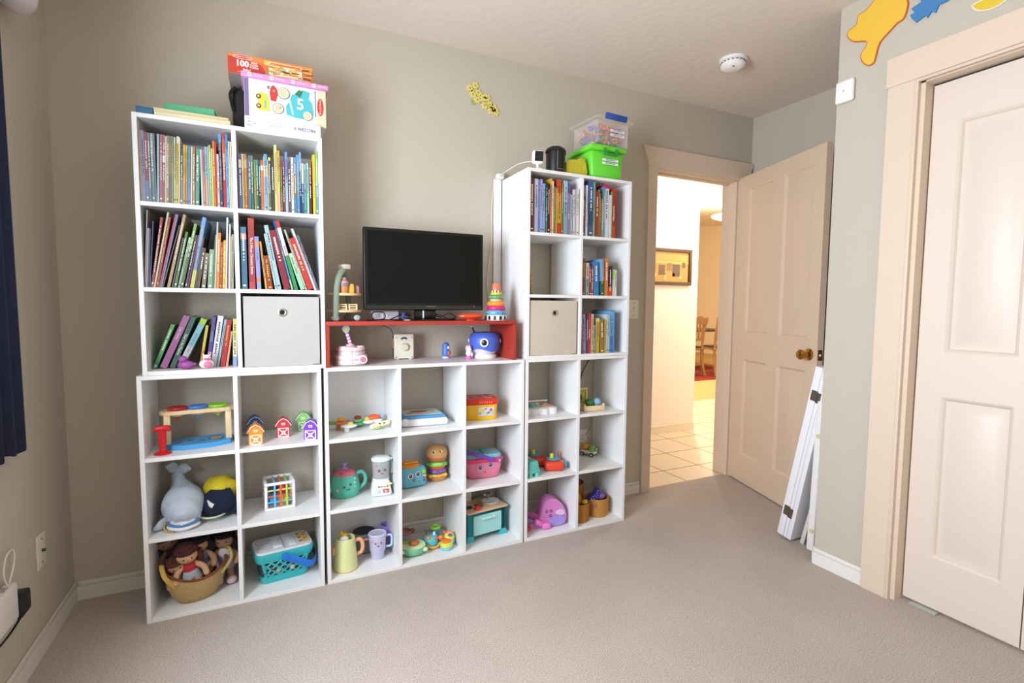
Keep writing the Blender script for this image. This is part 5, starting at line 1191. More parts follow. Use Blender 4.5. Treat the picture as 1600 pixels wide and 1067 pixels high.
m.build('lattice', t)
m = MB()
for i, c in enumerate(('14506c', '6c2c28', 'b09c80', '4a3844', 'c8b8a0', 'e0d8b0', '385c30')): m.ball((-.08+i*.027, -.064, .05+.012*(i % 2)), .012, M(c, .6), n=8)
m.build('food_inside', t)
m = MB(); loft(m, lambda sc: rrect(a_*sc, b_*sc, .028), [(.99, .1305), (1.0, .133), (.98, .14)], M('dcdee2', .35)); m.box((0, 0, .1408), (.003, b_*1.9, .002), M('9aa0a8', .5))
for x, y in ((-.075, .03), (-.07, -.025)): m.torus((x, y, .1405), .028, .0016, M('b4b8bc', .35), n=30, k=6)
m.box((-.025, -.035, .1425), (.035, .03, .005), M('ececf0', .35), bev=.002); m.torus((-.03, .035, .1405), .02, .0014, M('b4b8bc', .4), n=24, k=6)
m.box((.035, 0, .1415), (.03, .11, .003), M('e4e8ec', .35), bev=.001); m.build('white_lid', t)
m = MB(); m.box((.083, .0, .1412), (.045, .11, .0015), M('d8bc80', .5)); [m.box((.07+.02*(i % 2), -.04+.02*i, .1422), (.011, .008, .001), M(c, .5), rot=(0, 0, 20*i)) for i, c in enumerate(('5a4a80', 'a05838', '503828', 'c04838', '3c3c48'))]; m.build('printed_map', t)
m = MB(); pth = smooth_path([(.0, -.091, .108), (.045, -.096, .085), (.09, -.098, .06), (.115, -.085, .058), (.132, -.04, .06), (.134, .04, .06)], 5); m.tube(pth, .0145, M('1c74d4', .4), n=8, flat=.22, up=(0, 0, 1)); m.lathe((0, -.088, .108), [(.016, 0), (.016, .006), (.013, .008)], M('1c74d4', .4), n=24, rot=(90, 0, 0)); m.build('handle_strap', t)
# purple rubber duck and cow on the third row shelf
t = thing('bath_toy', 'purple rubber bath toy in front of the leaning books', 'toy', (.145, .035, .9315)); pp = M('9a4c94', .4); m = MB(); m.ball((.003, 0, .016), (.028, .02, .016), pp, n=18); m.ball((-.007, -.002, .038), (.0145, .014, .0125), pp, n=16); m.ball((.028, 0, .018), (.01, .009, .006), pp, n=10); m.build('body', t, 80)
t = thing('bath_toy', 'white and pink bath toy animal in front of the books', 'toy', (.214, .03, .9315)); m = MB(); m.ball((0, 0, .017), (.025, .019, .017), wt, n=18); m.ball((.002, -.004, .04), (.014, .013, .013), wt, n=16); [m.cyl((q*.009+.002, 0, .048), (q*.012+.002, 0, .057), .004, wt, r1=.001, n=8) for q in (-1, 1)]; m.build('body', t, 80)
m = MB(); m.ball((.004, -.012, .016), (.016, .009, .013), M('dc7898', .45), n=14); m.build('pink_belly', t); m = MB(); m.ball((.003, -.0155, .037), (.011, .004, .005), M('d05878', .45), n=10); m.build('snout', t); m = MB(); [m.ball((.003+q*.006, -.0165, .0445), .0015, BLACK, n=6) for q in (-1, 1)]; build_split(m, 'eye', t)
m = MB(); m.tube(arc((.012, 0, .056), .005, 0, 270, 10), .0016, M('e8a0b0', .5), n=6); m.build('curl', t)

# ------------------------------------------------------------ nine-cube bookcase
def leafset(label, loc, rz, parts):
    t = thing('toy_instrument_leaf', label, 'toy', loc, rz)
    for nm, kind, c, p, s_ in parts:
        m = MB()
        if kind == 'b': m.ball(p, s_, M(c, .35), n=16)
        if kind == 'c': m.cyl(p, (p[0], p[1], p[2]+s_[2]), s_[0], M(c, .35), n=24)
        m.build(nm, t)
leafset('flat toy with bee, white petal dish and orange leaf at front left', (.72, .16, Z2), 0, [('white_dish', 'b', 'f0f0f0', (.02, -.035, .024), (.036, .03, .008)), ('stem', 'c', 'f0f0f0', (.01, -.035, 0), (.012, 0, .02)), ('green_leaf', 'b', '68a838', (-.05, .0, .036), (.016, .02, .008)), ('orange_leaf', 'b', 'e08048', (-.01, .01, .03), (.034, .03, .008)), ('bee', 'b', 'e8a838', (-.008, .01, .046), (.018, .014, .011)), ('yellow_bead', 'b', 'ecd030', (.026, -.035, .034), (.014, .012, .008)), ('purple_petal', 'b', '9c90c0', (.03, .015, .034), (.018, .02, .007)), ('stem_back', 'c', 'd08850', (-.02, .01, 0), (.01, 0, .026))])
leafset('flat toy with ladybird on green petals in the middle back', (.79, .2, Z2), 0, [('green_base', 'b', '6cc088', (0, 0, .014), (.034, .028, .013)), ('green_petal', 'b', '8ccc78', (-.005, -.005, .03), (.03, .024, .006)), ('teal_petal', 'b', '78c8bc', (.02, .01, .036), (.022, .018, .006)), ('ladybird', 'b', 'a82828', (0, 0, .042), (.017, .014, .009))])
leafset('flat toy with orange arch and white petals at back right', (.855, .2, Z2), 0, [('white_petal', 'b', 'f0f0f0', (-.02, -.02, .022), (.028, .022, .009)), ('white_base', 'b', 'ececf0', (.015, 0, .018), (.034, .03, .016)), ('orange_top', 'b', 'e86030', (.01, 0, .036), (.032, .02, .015)), ('yellow_bead', 'b', 'ecd030', (-.026, -.01, .034), (.013, .011, .009)), ('blue_petal', 'b', '8cc4dc', (.045, .01, .038), (.014, .016, .01))])
t = thing('toy_caterpillar', 'pale yellow toy caterpillar lying at the right front', 'toy', (.874, .12, Z2), 12); m = MB(); [m.ball((-.036+i*.0145, .0, .012+.0025*i), (.013, .013, .012), M('e6e4b0', .4), n=12) for i in range(6)]; m.build('body', t, 80); m = MB(); [m.ball((.005+q*.011, -.012, .026), .0035, BLACK, n=8) for q in (-1, 1)]; build_split(m, 'eye', t); m = MB(); m.ball((-.01, 0, .004), (.03, .016, .004), M('a8c890', .5)); m.build('leaf_foot', t)
# teapot
t = thing('toy_teapot', 'mint green toy teapot with smiling face and pink lid', 'toy', (.724, .16, Z1), 0)
mt = M('58c0a8', .35); m = MB(); m.lathe((0, 0, 0), [(.052, 0), (.058, .006), (.064, .04), (.06, .08), (.052, .098)], mt, n=36, sy=.85); m.build('pot_body', t)
m = MB(); m.lathe((0, 0, .096), [(.051, 0), (.049, .008), (.038, .02), (.018, .028), (.001, .03)], M('d8748c', .4), n=32, sy=.85); m.build('lid', t)
m = MB(); m.lathe((-.002, 0, .124), [(.018, 0), (.012, .005), (.007, .012), (.0115, .018), (.011, .028), (.001, .03)], M('a890d0', .4), n=20); m.build('lid_knob', t)
m = MB(); m.tube(smooth_path([(.05, 0, .095), (.075, 0, .1), (.09, 0, .075), (.085, 0, .045), (.058, 0, .022)]), .0085, mt, n=12); m.build('handle', t)
m = MB(); m.tube(smooth_path([(-.05, 0, .03), (-.068, 0, .045), (-.078, 0, .075)]), [.016]*6+[.012]*6+[.008], M('b8c8bc', .4), n=12); m.build('spout', t)
eyes(S(t, 'pot_body'), [(-.012, -.052, .055), (.016, -.0505, .064)], .005, white=False); m = MB(); m.tube([(-.002, -.055, .044), (.006, -.0555, .041), (.014, -.054, .047)], .0016, BLACK, n=6); m.build('smile', t); m = MB(); m.ball((-.035, -.042, .04), (.009, .004, .008), M('c8a8a8', .5), n=12); m.build('cheek', t)
m = MB(); [m.ball((.035+.001*i, -.042, .05+.018*i), (.006, .003, .006), M('a8d0d8', .4), n=10) for i in range(3)]; build_split(m, 'side_button', t); m = MB(); [m.ball((-.02+.03*i, -.034, .112), (.006, .005, .006), M(c, .4), n=10) for i, c in enumerate(('a85068', 'e0885c'))]; build_split(m, 'lid_bead', t)
# blender
t = thing('toy_blender', 'white toy blender with smiling clear jug', 'toy', (.875, .115, Z1), -6)
wm = M('e6efec', .35); m = MB(); m.box((0, 0, .035), (.094, .09, .07), wm, bev=.014, top=(.78, .78), seg=3); m.lathe((0, 0, .07), [(.036, -.004), (.038, .008)], wm, n=28); m.build('base', t)
m = MB(); m.lathe((0, 0, .078), [(.036, 0), (.039, .08)], M('b8c4c8', .12, alpha=.65), n=32); m.build('jug', t); m = MB(); m.lathe((0, 0, .079), [(.033, .008), (.034, .03), (.02, .034), (.001, .034)], M('e0602c', .5), n=28); m.build('juice_disc', t)
m = MB(); m.lathe((0, 0, .158), [(.042, 0), (.043, .006), (.036, .014), (.02, .018), (.001, .019)], wm, n=32); m.ball((.044, 0, .16), (.01, .008, .006), wm, n=10); m.build('lid', t)
m = MB(); m.tube(smooth_path([(.04, .01, .155), (.052, .01, .13), (.048, .01, .09)]), .006, M('a8b4b8', .3), n=8); m.build('jug_handle', t)
eyes(S(t, 'jug'), [(-.012, -.0385, .118), (.014, -.0385, .121)], .0048, white=False); m = MB(); m.tube([(-.005, -.0395, .107), (.001, -.0398, .104), (.007, -.0395, .107)], .0014, M('7c2018', .5), n=6); m.build('smile', t); m = MB(); m.ball((-.022, -.032, .143), (.007, .003, .007), M('e88878', .5), n=10); m.build('red_dot', t)
m = MB(); m.box((.018, -.043, .026), (.026, .004, .018), M('d84848', .4), bev=.003, rot=(-6, 0, 0)); m.build('red_button', t); text('fly', .013, 'fff4f0', S(t, 'red_button'), (.018, -.0455, .026), name='button_lettering', bold=.0003)
m = MB(); m.ball((-.018, -.043, .025), (.013, .004, .011), M('c0dcf4', .4)); m.build('blue_button', t); m = MB(); [m.box((-.012+i*.012, -.0395, .045), (.008, .003, .007), M(c, .5), rot=(0, 20*i, 0)) for i, c in enumerate(('b85c48', '88b868', 'd88c70', '6ca868'))]; m.ball((.032, -.04, .056), (.015, .006, .006), M('e0d888', .4), n=10); m.build('fruit_row', t)
# tablet toy
t = thing('toy_activity_tablet', 'white and blue flat activity book toy with picture top', 'toy', (1.08, .165, Z2), -6)
m = MB(); m.box((0, 0, .018), (.22, .18, .034), M('eeeef2', .35), bev=.011, seg=3); m.build('case', t); m = MB(); m.box((0, .004, .041), (.2, .165, .012), M('4a94cc', .4), bev=.004); m.build('blue_cover', t)
m = MB(); m.box((0, .01, .0478), (.175, .13, .0015), M('c8ccc4', .5)); m.ball((-.01, .02, .048), (.045, .026, .004), M('b06844', .6), n=14); m.ball((.05, .02, .048), (.02, .02, .003), M('98b8a8', .6), n=12); m.ball((-.06, -.01, .048), (.018, .02, .003), M('c89060', .6), n=12); m.build('printed_picture', t)
m = MB(); [m.box((-.1, -.07+.03*i, .035), (.008, .026, .014), M(c, .4), bev=.003) for i, c in enumerate(('2c80a8', '3c9c60', 'e8b040', 'e88040', 'd84838'))]; build_split(m, 'colour_key', t); m = MB(); m.box((-.09, -.086, .022), (.024, .012, .036), M('f4f4f8', .35), bev=.006, seg=3); m.build('corner_hinge', t)
# toaster
t = thing('toy_toaster', 'light blue toy toaster with big eyes and orange slots', 'toy', (1.03, .15, Z1), 6)
m = MB(); m.box((0, 0, .052), (.13, .08, .104), M('64b4cc', .35), bev=.026, seg=4, top=(.94, .9)); m.build('housing', t, 60); m = MB(); m.ball((-.01, 0, .1), (.048, .032, .02), M('e08c24', .35), n=20); m.box((-.01, -.012, .118), (.07, .007, .008), M('f0a838', .4), bev=.003); m.box((-.01, .012, .118), (.07, .007, .008), M('f0a838', .4), bev=.003); m.build('orange_top', t)
for x, z in ((-.024, .062), (.012, .067)):
    m = MB(); m.ball((x, -.039, z), (.0125, .004, .0135), M('f0e8f0', .3), n=14); m.ball((x, -.0425, z+.001), (.008, .003, .0095), M('201830', .3), n=12); m.ball((x-.002, -.0455, z+.004), .002, M('ffffff', .3), n=6); m.build('eye', t)
m = MB(); m.ball((-.006, -.041, .04), (.007, .003, .006), M('a06838', .5), n=10); m.build('mouth', t)
m = MB(); m.ball((.042, -.038, .076), (.011, .006, .011), M('8cdc48', .35), n=14); m.build('green_dial', t); m = MB(); [m.ball((.046, -.0395, z), (.009, .005, .0045), M(c, .35), n=10) for z, c in ((.056, 'e4d880'), (.045, 'd85858'), (.032, '5c60c8'))]; m.ball((.022, -.041, .03), (.006, .004, .004), M('58b878', .4), n=8); build_split(m, 'button', t)
# burger
t = thing('toy_burger_stack', 'stacked toy burger with smiling bun beside the blue toaster', 'toy', (1.165, .2, Z1), -8)
bun = M('c8945c', .4)
for nm, prof, c in (('bottom_bun', [(.04, 0), (.047, .008), (.046, .022)], 'c08c54'), ('cheese_slice', [(.046, .0225), (.05, .026), (.046, .036)], 'f0b030'), ('purple_ring', [(.042, .0365), (.048, .044), (.042, .056)], '6c60b0'), ('tomato_slice', [(.04, .0565), (.043, .062), (.04, .072)], 'd85038'), ('lettuce', [(.042, .0725), (.054, .077), (.05, .084), (.036, .098)], '7cc050'), ('patty', [(.044, .0985), (.05, .104), (.048, .117)], 'b86440'), ('top_bun', [(.05, .1175), (.053, .128), (.05, .15), (.036, .166), (.015, .173), (.001, .174)], 'c8945c')):
    m = MB(); m.lathe((0, 0, 0), prof, M(c, .4), n=36)
    if nm == 'cheese_slice': m.ball((-.035, -.036, .028), (.014, .01, .009), M(c, .4), n=10); m.ball((.035, -.034, .03), (.014, .01, .009), M(c, .4), n=10)
    if nm == 'lettuce': m.ball((-.004, -.045, .088), (.03, .012, .009), M('98dc68', .4), n=14); m.ball((-.045, -.02, .086), (.014, .016, .012), M('4c8c38', .4), n=10)
    m.build(nm, t, 60)
m = MB(); m.cyl((0, .02, .002), (0, .02, .1), .02, M('b08858', .5)); m.build('core', t)
for x in (-.019, .013): m = MB(); m.ball((x, -.0425, .149), (.009, .006, .007), M('f4e8e0', .3), n=12); m.ball((x-.003, -.047, .149), (.005, .003, .006), BLACK, n=10); m.build('eye', t)
m = MB(); m.ball((-.003, -.0485, .137), (.006, .003, .004), M('5a1c14', .4), n=10); m.build('mouth', t)
# avocado
t = thing('toy_avocado', 'green toy avocado half with brown stone', 'toy', (1.012, .08, Z0), -12)
m = MB(); m.lathe((0, 0, 0), [(.02, 0), (.045, .01), (.055, .03), (.054, .042)], M('7cc49c', .4), n=32, sx=1.1, sy=.85); m.build('skin', t, 60)
m = MB(); m.lathe((0, 0, .0425), [(.054, 0), (.052, .005), (.001, .009)], M('d0e0b0', .45), n=32, sx=1.1, sy=.85, rot=(8, 0, 0)); m.build('flesh', t, 60)
m = MB(); m.ball((-.02, .025, .044), (.042, .028, .012), M('98b050', .5), n=18); m.build('green_edge', t); m = MB(); m.ball((.004, -.002, .056), (.023, .02, .015), M('b8703c', .3), n=18); m.build('stone', t); m = MB(); m.ball((.056, -.022, .03), (.014, .012, .01), M('c4e0bc', .4), n=12); m.ball((-.05, -.035, .03), (.012, .01, .009), M('c4e0bc', .4), n=12); build_split(m, 'foot', t)
t = thing('toy_elephant_dish', 'teal round toy elephant with orange trunk', 'toy', (1.115, .13, Z0), 0)
m = MB(); m.lathe((0, 0, 0), [(.034, 0), (.042, .012), (.04, .035), (.03, .052), (.012, .058), (.001, .058)], M('58b8c4', .35), n=28, sy=.9); m.build('body', t, 60); m = MB(); m.tube(smooth_path([(-.03, -.028, .02), (-.015, -.042, .01), (.015, -.044, .01), (.034, -.034, .022)]), .006, M('e8a840', .4), n=10); m.build('trunk', t)
m = MB(); m.ball((-.02, -.022, .05), (.012, .01, .009), M('ec9430', .4), n=12); m.ball((.02, -.028, .044), (.01, .008, .008), M('e05038', .4), n=12); build_split(m, 'button', t); m = MB(); m.lathe((-.002, .01, .056), [(.024, 0), (.02, .01), (.008, .014)], M('6c6468', .4), n=20, sy=.8); m.build('patterned_top', t); m = MB(); m.lathe((.012, -.01, .056), [(.008, 0), (.006, .012), (.001, .018)], M('b8e4e8', .4), n=12); m.build('point', t)
t = thing('toy_caterpillar_drum', 'lime and orange toy with round keys at the front right', 'toy', (1.182, .085, Z0), -10)
m = MB(); m.lathe((-.008, -.02, 0), [(.026, 0), (.03, .008), (.029, .018)], M('88c8dc', .35), n=28); m.ball((.012, .018, .02), (.026, .028, .02), M('88c8dc', .35)); m.build('blue_base', t); m = MB(); m.lathe((-.008, -.02, .0185), [(.03, 0), (.031, .008), (.027, .018)], M('d4e048', .35), n=28); m.ball((.012, .02, .04), (.026, .03, .022), M('e0e050', .35)); m.build('lime_body', t, 60)
m = MB(); m.lathe((-.01, -.02, .037), [(.022, 0), (.021, .006), (.014, .009)], M('f07c40', .35), n=24); m.ball((-.03, .012, .044), (.014, .013, .012), M('e88838', .35), n=12); m.ball((.012, -.004, .058), (.012, .01, .006), M('5c58c0', .35), n=12); m.ball((.014, .02, .062), (.016, .012, .006), M('f09c50', .35), n=12); m.ball((-.006, .034, .06), (.012, .01, .006), M('e06848', .35), n=12); build_split(m, 'key', t)
t = thing('toy_wrist_rattle', 'brown and lilac ring rattle at the back left, behind the avocado', 'toy', (1.0, .2, Z0), 0); m = MB(); m.torus((0, 0, .062), .032, .006, M('a86c48', .4), n=24); m.build('ring', t); m = MB(); m.lathe((0, 0, 0), [(.03, 0), (.034, .02), (.03, .055)], M('b0a0c0', .5), n=24); m.build('cup', t); m = MB(); m.ball((.038, -.01, .064), (.014, .012, .012), M('8c5438', .4), n=12); m.build('bead', t)
t = thing('toy_frog_ring', 'lime green small toy behind the lime and orange toy', 'toy', (1.158, .2, Z0), 0); m = MB(); m.lathe((0, 0, 0), [(.022, 0), (.025, .02), (.022, .05)], M('68b4c8', .4), n=20); m.build('cup', t); m = MB(); m.torus((0, 0, .056), .02, .007, M('a0dc50', .4), n=20); m.build('lime_ring', t)
# pitcher, pot, cup, travel mug
t = thing('toy_pitcher', 'pale yellow-green toy pitcher with peach handle', 'toy', (.712, .085, Z0), 0)
m = MB(); m.lathe((0, 0, 0), [(.05, .004), (.051, .01), (.041, .138), (.038, .14), (.036, .132), (.044, .02), (.001, .018)], M('dde6a4', .4), n=36, cap=(1, 0)); m.build('jug', t); m = MB(); m.lathe((0, 0, 0), [(.05, 0), (.052, .003), (.05, .0045)], M('e8b080', .5), n=36); m.build('foot_ring', t)
m = MB(); m.tube(smooth_path([(.042, 0, .118), (.064, 0, .118), (.074, 0, .09), (.068, 0, .062), (.047, 0, .055)]), .0085, M('ecac7c', .45), n=12); m.build('handle', t); m = MB(); m.box((-.048, 0, .085), (.016, .02, .034), M('ecac7c', .45), bev=.004); m.build('spout', t)
t = thing('toy_banana', 'yellow toy fruit piece sticking out of the pitcher', 'toy food', (.705, .09, .1)); m = MB(); m.tube(smooth_path([(-.012, 0, 0), (-.006, 0, .04), (.01, -.004, .07)]), .008, M('ecbc18', .4), n=8); m.tube(smooth_path([(.02, 0, 0), (.008, .0, .04), (-.012, 0, .082)]), [.009]*6+[.007]*6+[.004], M('ecbc18', .4), n=8); m.build('peel', t); m = MB(); m.ball((.0, -.014, .045), (.022, .012, .02), M('ece8e8', .4)); m.build('white_egg', t)
t = thing('toy_pot', 'grey toy saucepan with black inside', 'toy', (.815, .225, Z0)); m = MB(); m.lathe((0, 0, 0), [(.048, 0), (.052, .006), (.052, .09), (.05, .092)], M('8c8c98', .4), n=36); m.build('pan_wall', t); m = MB(); m.lathe((0, 0, .0925), [(.05, 0), (.049, .001)], M('060607', .5), n=32); m.build('dark_inside', t); m = MB(); m.tube([(-.02, -.054, .072), (.01, -.062, .074)], .006, M('dcb094', .5)); m.build('wooden_knob', t)
t = thing('purple_cup', 'lilac toy cup leaning behind the smiling travel mug', 'toy', (.93, .232, Z0), 0); m = MB(); m.lathe((0, 0, .0), [(.03, 0), (.036, .1), (.033, .1), (.027, .02), (.001, .018)], M('9c80d8', .4), n=30, rot=(0, 0, 0), cap=(1, 0)); m.torus((0, 0, .1), .035, .0025, M('a88ce0', .4), n=30, k=8); m.build('cup_wall', t); m = MB(); m.lathe((0, 0, .015), [(.027, 0), (.033, .08)], M('7854c8', .5), n=24, cap=(1, 0)); m.build('cup_inside', t); m = MB(); m.tube(smooth_path([(.035, 0, .085), (.05, 0, .08), (.045, 0, .04), (.032, 0, .03)]), .005, M('50406c', .5), n=8); m.build('handle', t)
t = thing('travel_mug', 'lilac-white toy travel mug with smiling face and handle', 'toy', (.857, .12, Z0), -6); lm = M('ccc8e2', .35)
m = MB(); m.lathe((0, 0, 0), [(.027, 0), (.029, .005), (.031, .034), (.036, .04), (.039, .108), (.041, .114)], lm, n=34); m.build('mug_body', t); m = MB(); m.torus((0, 0, .115), .038, .003, M('dcdaf0', .35), n=34, k=8); m.lathe((0, 0, .112), [(.037, 0), (.036, .001)], M('bcb494', .45), n=30); m.box((0, -.01, .1145), (.05, .002, .0012), M('8c8474', .5)); m.build('lid', t)
m = MB(); m.tube(smooth_path([(.039, 0, .1), (.062, 0, .098), (.065, 0, .07), (.06, 0, .05), (.038, 0, .048)]), .0055, M('b4d4ec', .35), n=10); m.build('handle', t); eyes(S(t, 'mug_body'), [(-.011, -.0365, .082), (.014, -.036, .083)], .004, white=False); m = MB(); m.tube([(-.004, -.0385, .071), (.001, -.039, .068), (.006, -.0385, .071)], .0014, BLACK, n=6); m.build('smile', t); m = MB(); m.torus((-.024, -.029, .09), .0065, .0013, M('e08098', .5), rot=(90, 0, -35), n=18, k=6); m.build('pink_sticker', t); m = MB(); m.ball((.012, -.034, .056), (.012, .005, .009), M('b8a8dc', .4), n=12); m.build('lilac_heart', t)
# shape sorter bucket
t = thing('shape_sorter', 'yellow shape sorter bucket with red lid', 'toy', (1.368, .15, Z2), -8)
m = MB(); oct_ = lambda sc: rrect(.084*sc, .064*sc, .024*sc, 4); loft(m, oct_, [(.93, 0), (.96, .004), (1, .076)], M('f0bc10', .35)); m.build('bucket', t, 30)
m = MB(); loft(m, oct_, [(1.05, .0765), (1.07, .08), (1.05, .098), (.98, .106)], M('d02a1c', .35)); m.build('lid', t, 30); m = MB()
for i, (x, y) in enumerate(((-.045, -.02), (-.045, .025), (.0, .0), (.045, -.02), (.045, .025))): m.lathe((x, y, .1062), [(.02, 0), (.02, .001)], M('8c1410', .5), n=(4, 24, 5, 3, 24)[i]); m.torus((x, y, .1065), .02, .0012, M('e8c0b8', .5), n=24, k=5)
build_split(m, 'shape_hole', t); m = MB(); [m.box((-.01+.012*i, -.0685, .088), (.004, .002, .008), M('f09070', .5), rot=(0, 20, 0)) for i in range(6)]; m.build('lid_ridges', t)
m = MB(); m.box((.022, -.0635, .042), (.08, .003, .042), M('c8d4e4', .5), bev=.001, rot=(3, 0, 0)); [m.disc((x, -.0655, z), r_, M(c, .5)) for x, z, r_, c in ((.004, .046, .011, 'ecc438'), (.046, .05, .008, 'd86040'), (.028, .034, .005, '58a868'), (.02, .055, .004, '4060c0'), (-.01, .034, .004, 'd84848'), (.036, .038, .004, '6c58b8'), (.054, .034, .004, 'e0a030'))]; m.build('picture_label', t)
# pink basket with eyes
t = thing('toy_face_basket', 'pink toy picnic basket with big eyes and purple handle', 'toy', (1.385, .155, Z1), -6)
bs = lambda sc: rrect(.098*sc, .062*sc, .034*sc, 5)
m = MB(); loft(m, bs, [(.72, 0), (.84, .012), (.95, .05), (1, .085)], M('e07c9c', .4)); m.build('basket_body', t, 60); m = MB(); loft(m, bs, [(1.02, .083), (1.06, .09), (1.07, .1), (1.02, .106)], M('d83c6c', .4)); m.build('rim', t, 60)
m = MB(); loft(m, lambda sc: rrect(.094*sc, .058*sc, .03, 5), [(1, .1062), (1, .116), (.95, .124)], M('78b8c4', .4)); m.box((.0, .0, .126), (.003, .1, .003), M('4c8c98', .5)); [m.torus((x, .0, .1245), .018, .0015, M('c890a0', .5), n=20, k=5) for x in (-.05, .06)]; m.build('blue_lid', t)
m = MB(); m.tube(smooth_path([(.035, -.07, .1), (-.01, -.074, .118), (-.06, -.072, .136), (-.09, -.05, .145), (-.1, 0, .145), (-.09, .05, .14)]), .009, M('7048b0', .4), n=10); m.ball((.036, -.071, .1), (.013, .007, .013), M('7048b0', .4)); m.build('handle', t)
m = MB(); [m.ball((.075+.007*math.cos(R(a)), -.068, .093+.009*math.sin(R(a))), .0055, M('8c48c0', .4), n=8) for a in range(0, 360, 60)]; m.ball((.075, -.073, .093), (.006, .004, .006), M('f0c040', .4), n=10); m.build('flower_latch', t)
for x, z in ((-.022, .06), (.03, .07)):
    m = MB(); m.ball((x, -.057, z), (.014, .005, .0155), M('e8f0f0', .3), n=16); m.ball((x, -.061, z), (.0105, .004, .012), M('4890a0', .3), n=14); m.ball((x-.001, -.0645, z+.002), (.006, .003, .007), BLACK, n=10); m.ball((x-.003, -.067, z+.005), .002, M('ffffff', .3), n=6); m.build('eye', t)
m = MB(); m.ball((.003, -.058, .036), (.004, .003, .003), M('b02850', .4), n=8); m.build('mouth', t)
# toy kitchen
t = thing('toy_kitchen', 'turquoise tabletop toy kitchen with white sink and silver tap', 'toy', (1.386, .12, Z0), 8)
t.scale = (.94, .95, 1)
kt = M('3ab8c4', .4); m = MB(); m.box((0, .04, .085), (.235, .15, .12), kt, bev=.006); m.box((0, -.02, .085), (.235, .03, .12), kt, bev=.006)
for x in (-.1, .1): m.prism([(x-.022, 0), (x+.022, 0), (x+.03, .026), (x-.03, .026)] if 0 else [(x-.024, 0), (x+.024, 0), (x+.016, .03), (x-.016, .03)], -.036, .11, kt)
m.build('cabinet', t); m = MB(); m.box((0, -.038, .079), (.172, .012, .098), M('a4dcdc', .35), bev=.005, seg=3); m.build('oven_door', t); m = MB(); m.box((.0, -.052, .112), (.084, .01, .009), M('c8ecec', .35), bev=.004); [m.box((x, -.046, .112), (.008, .008, .008), M('c8ecec', .35)) for x in (-.036, .036)]; m.build('door_handle', t)
m = MB(); m.box((0, .035, .1495), (.245, .17, .009), M('dcb896', .5), bev=.003); m.build('worktop', t); m = MB(); m.lathe((.065, .04, .1545), [(.048, 0), (.05, .004), (.044, .0045), (.035, .001)], M('eef0f2', .3), n=34, sy=.9); m.build('sink', t)
m = MB(); m.cyl((.068, .075, .154), (.068, .075, .185), .008, M('a8a8a8', .2, .9)); m.tube(smooth_path([(.068, .075, .18), (.068, .06, .192), (.068, .04, .188)]), .007, M('a8a8a8', .2, .9)); [m.ball((x, .075, .18), (.012, .009, .009), M('c0c0c0', .2, .9), n=12) for x in (.05, .086)]; m.build('tap', t)
m = MB(); m.box((-.068, .105, .175), (.1, .012, .05), M('d8d4c8', .5), bev=.012, seg=3); m.build('backsplash', t); m = MB(); m.lathe((-.085, .02, .1545), [(.024, 0), (.024, .003)], M('2c3430', .4), n=24, sy=.8); m.build('hob', t); m = MB(); m.lathe((-.05, -.02, .1545), [(.018, 0), (.016, .012), (.006, .018), (.001, .019)], M('e03820', .35), n=20); m.build('red_knob', t)
m = MB(); [m.box((x, y, .1565), (.02, .02, .004), M(c, .4), bev=.001) for x, y, c in ((-.03, .03, '9c5048'), (.0, .045, '589848'), (-.018, .005, '5068a8'), (.012, .015, 'f0a030'))]; build_split(m, 'colour_key', t)

# ------------------------------------------------------------ right bookcase toys
t = thing('toy_piano', 'white cloud-shaped toy piano with animal keys', 'toy', (1.682, .14, Z2), -4)
m = MB(); pl = []
for cx, cy, r_, a0, a1 in ((.078, -.035, .03, 270, 420), (.07, .045, .035, 0, 90), (-.07, .045, .035, 90, 180), (-.078, -.035, .03, 150, 270), (-.03, -.042, .03, 215, 325), (.03, -.042, .03, 215, 325)):
    for i in range(7): q = R(a0+(a1-a0)*i/6); pl.append((cx+r_*math.cos(q), cy+r_*math.sin(q)))
m.prism(pl, 0, .032, M('eceaec', .35), 'xy'); m.build('cloud_base', t); m = MB(); m.prism([(x*.9, y*.85+.006) for x, y in pl], .0325, .036, M('d8dcd8', .4), 'xy'); m.build('top_panel', t)
m = MB(); m.tube([(-.08, .06, .038), (-.08, .0, .062), (.07, .0, .062), (.082, .06, .038)], .0035, M('f0f0f0', .4), n=8); m.build('front_bar', t)
m = MB(); [m.ball((-.066+i*.034, -.03, .038), (.014, .012, .008), M(c, .4), n=12) for i, c in enumerate(('e8b050', '50a0a8', '88c0b8', 'd8a070', 'e06c48'))]; [m.ball((-.05+i*.034, .02, .04), (.014, .012, .007), M(c, .4), n=12) for i, c in enumerate(('a8c8c0', '68b8b8', 'e8d8a0', 'e08c68'))]; build_split(m, 'key', t)
t = thing('toy_food_crate', 'pale wooden crate holding toy vegetables', 'toy', (1.995, .085, Z2), -4)
cw_ = M('e6cfa0', .55); m = MB(); m.box((0, 0, .003), (.115, .08, .005), cw_); m.build('crate_floor', t)
for y in (-.042, .042): m = MB(); m.box((0, y, .017), (.12, .005, .026), cw_, bev=.001); m.build('crate_side', t)
for x in (-.058, .058): m = MB(); m.box((x, 0, .014), (.006, .078, .02), cw_, bev=.001); [m.box((x, y, .02), (.01, .01, .038), cw_, bev=.001) for y in (-.038, .038)]; m.build('crate_end', t)
o = MB(); o.ball((0, 0, 0), (.026, .024, .022), M('3c7440', .5, bump=.4, bscale=80), n=16); o = o.build('toy_vegetable'); o.location = (1.983, .08, Z2+.04); tag(o, 'dark green round toy vegetable in the wooden crate', 'toy food', 'toy food in the crate')
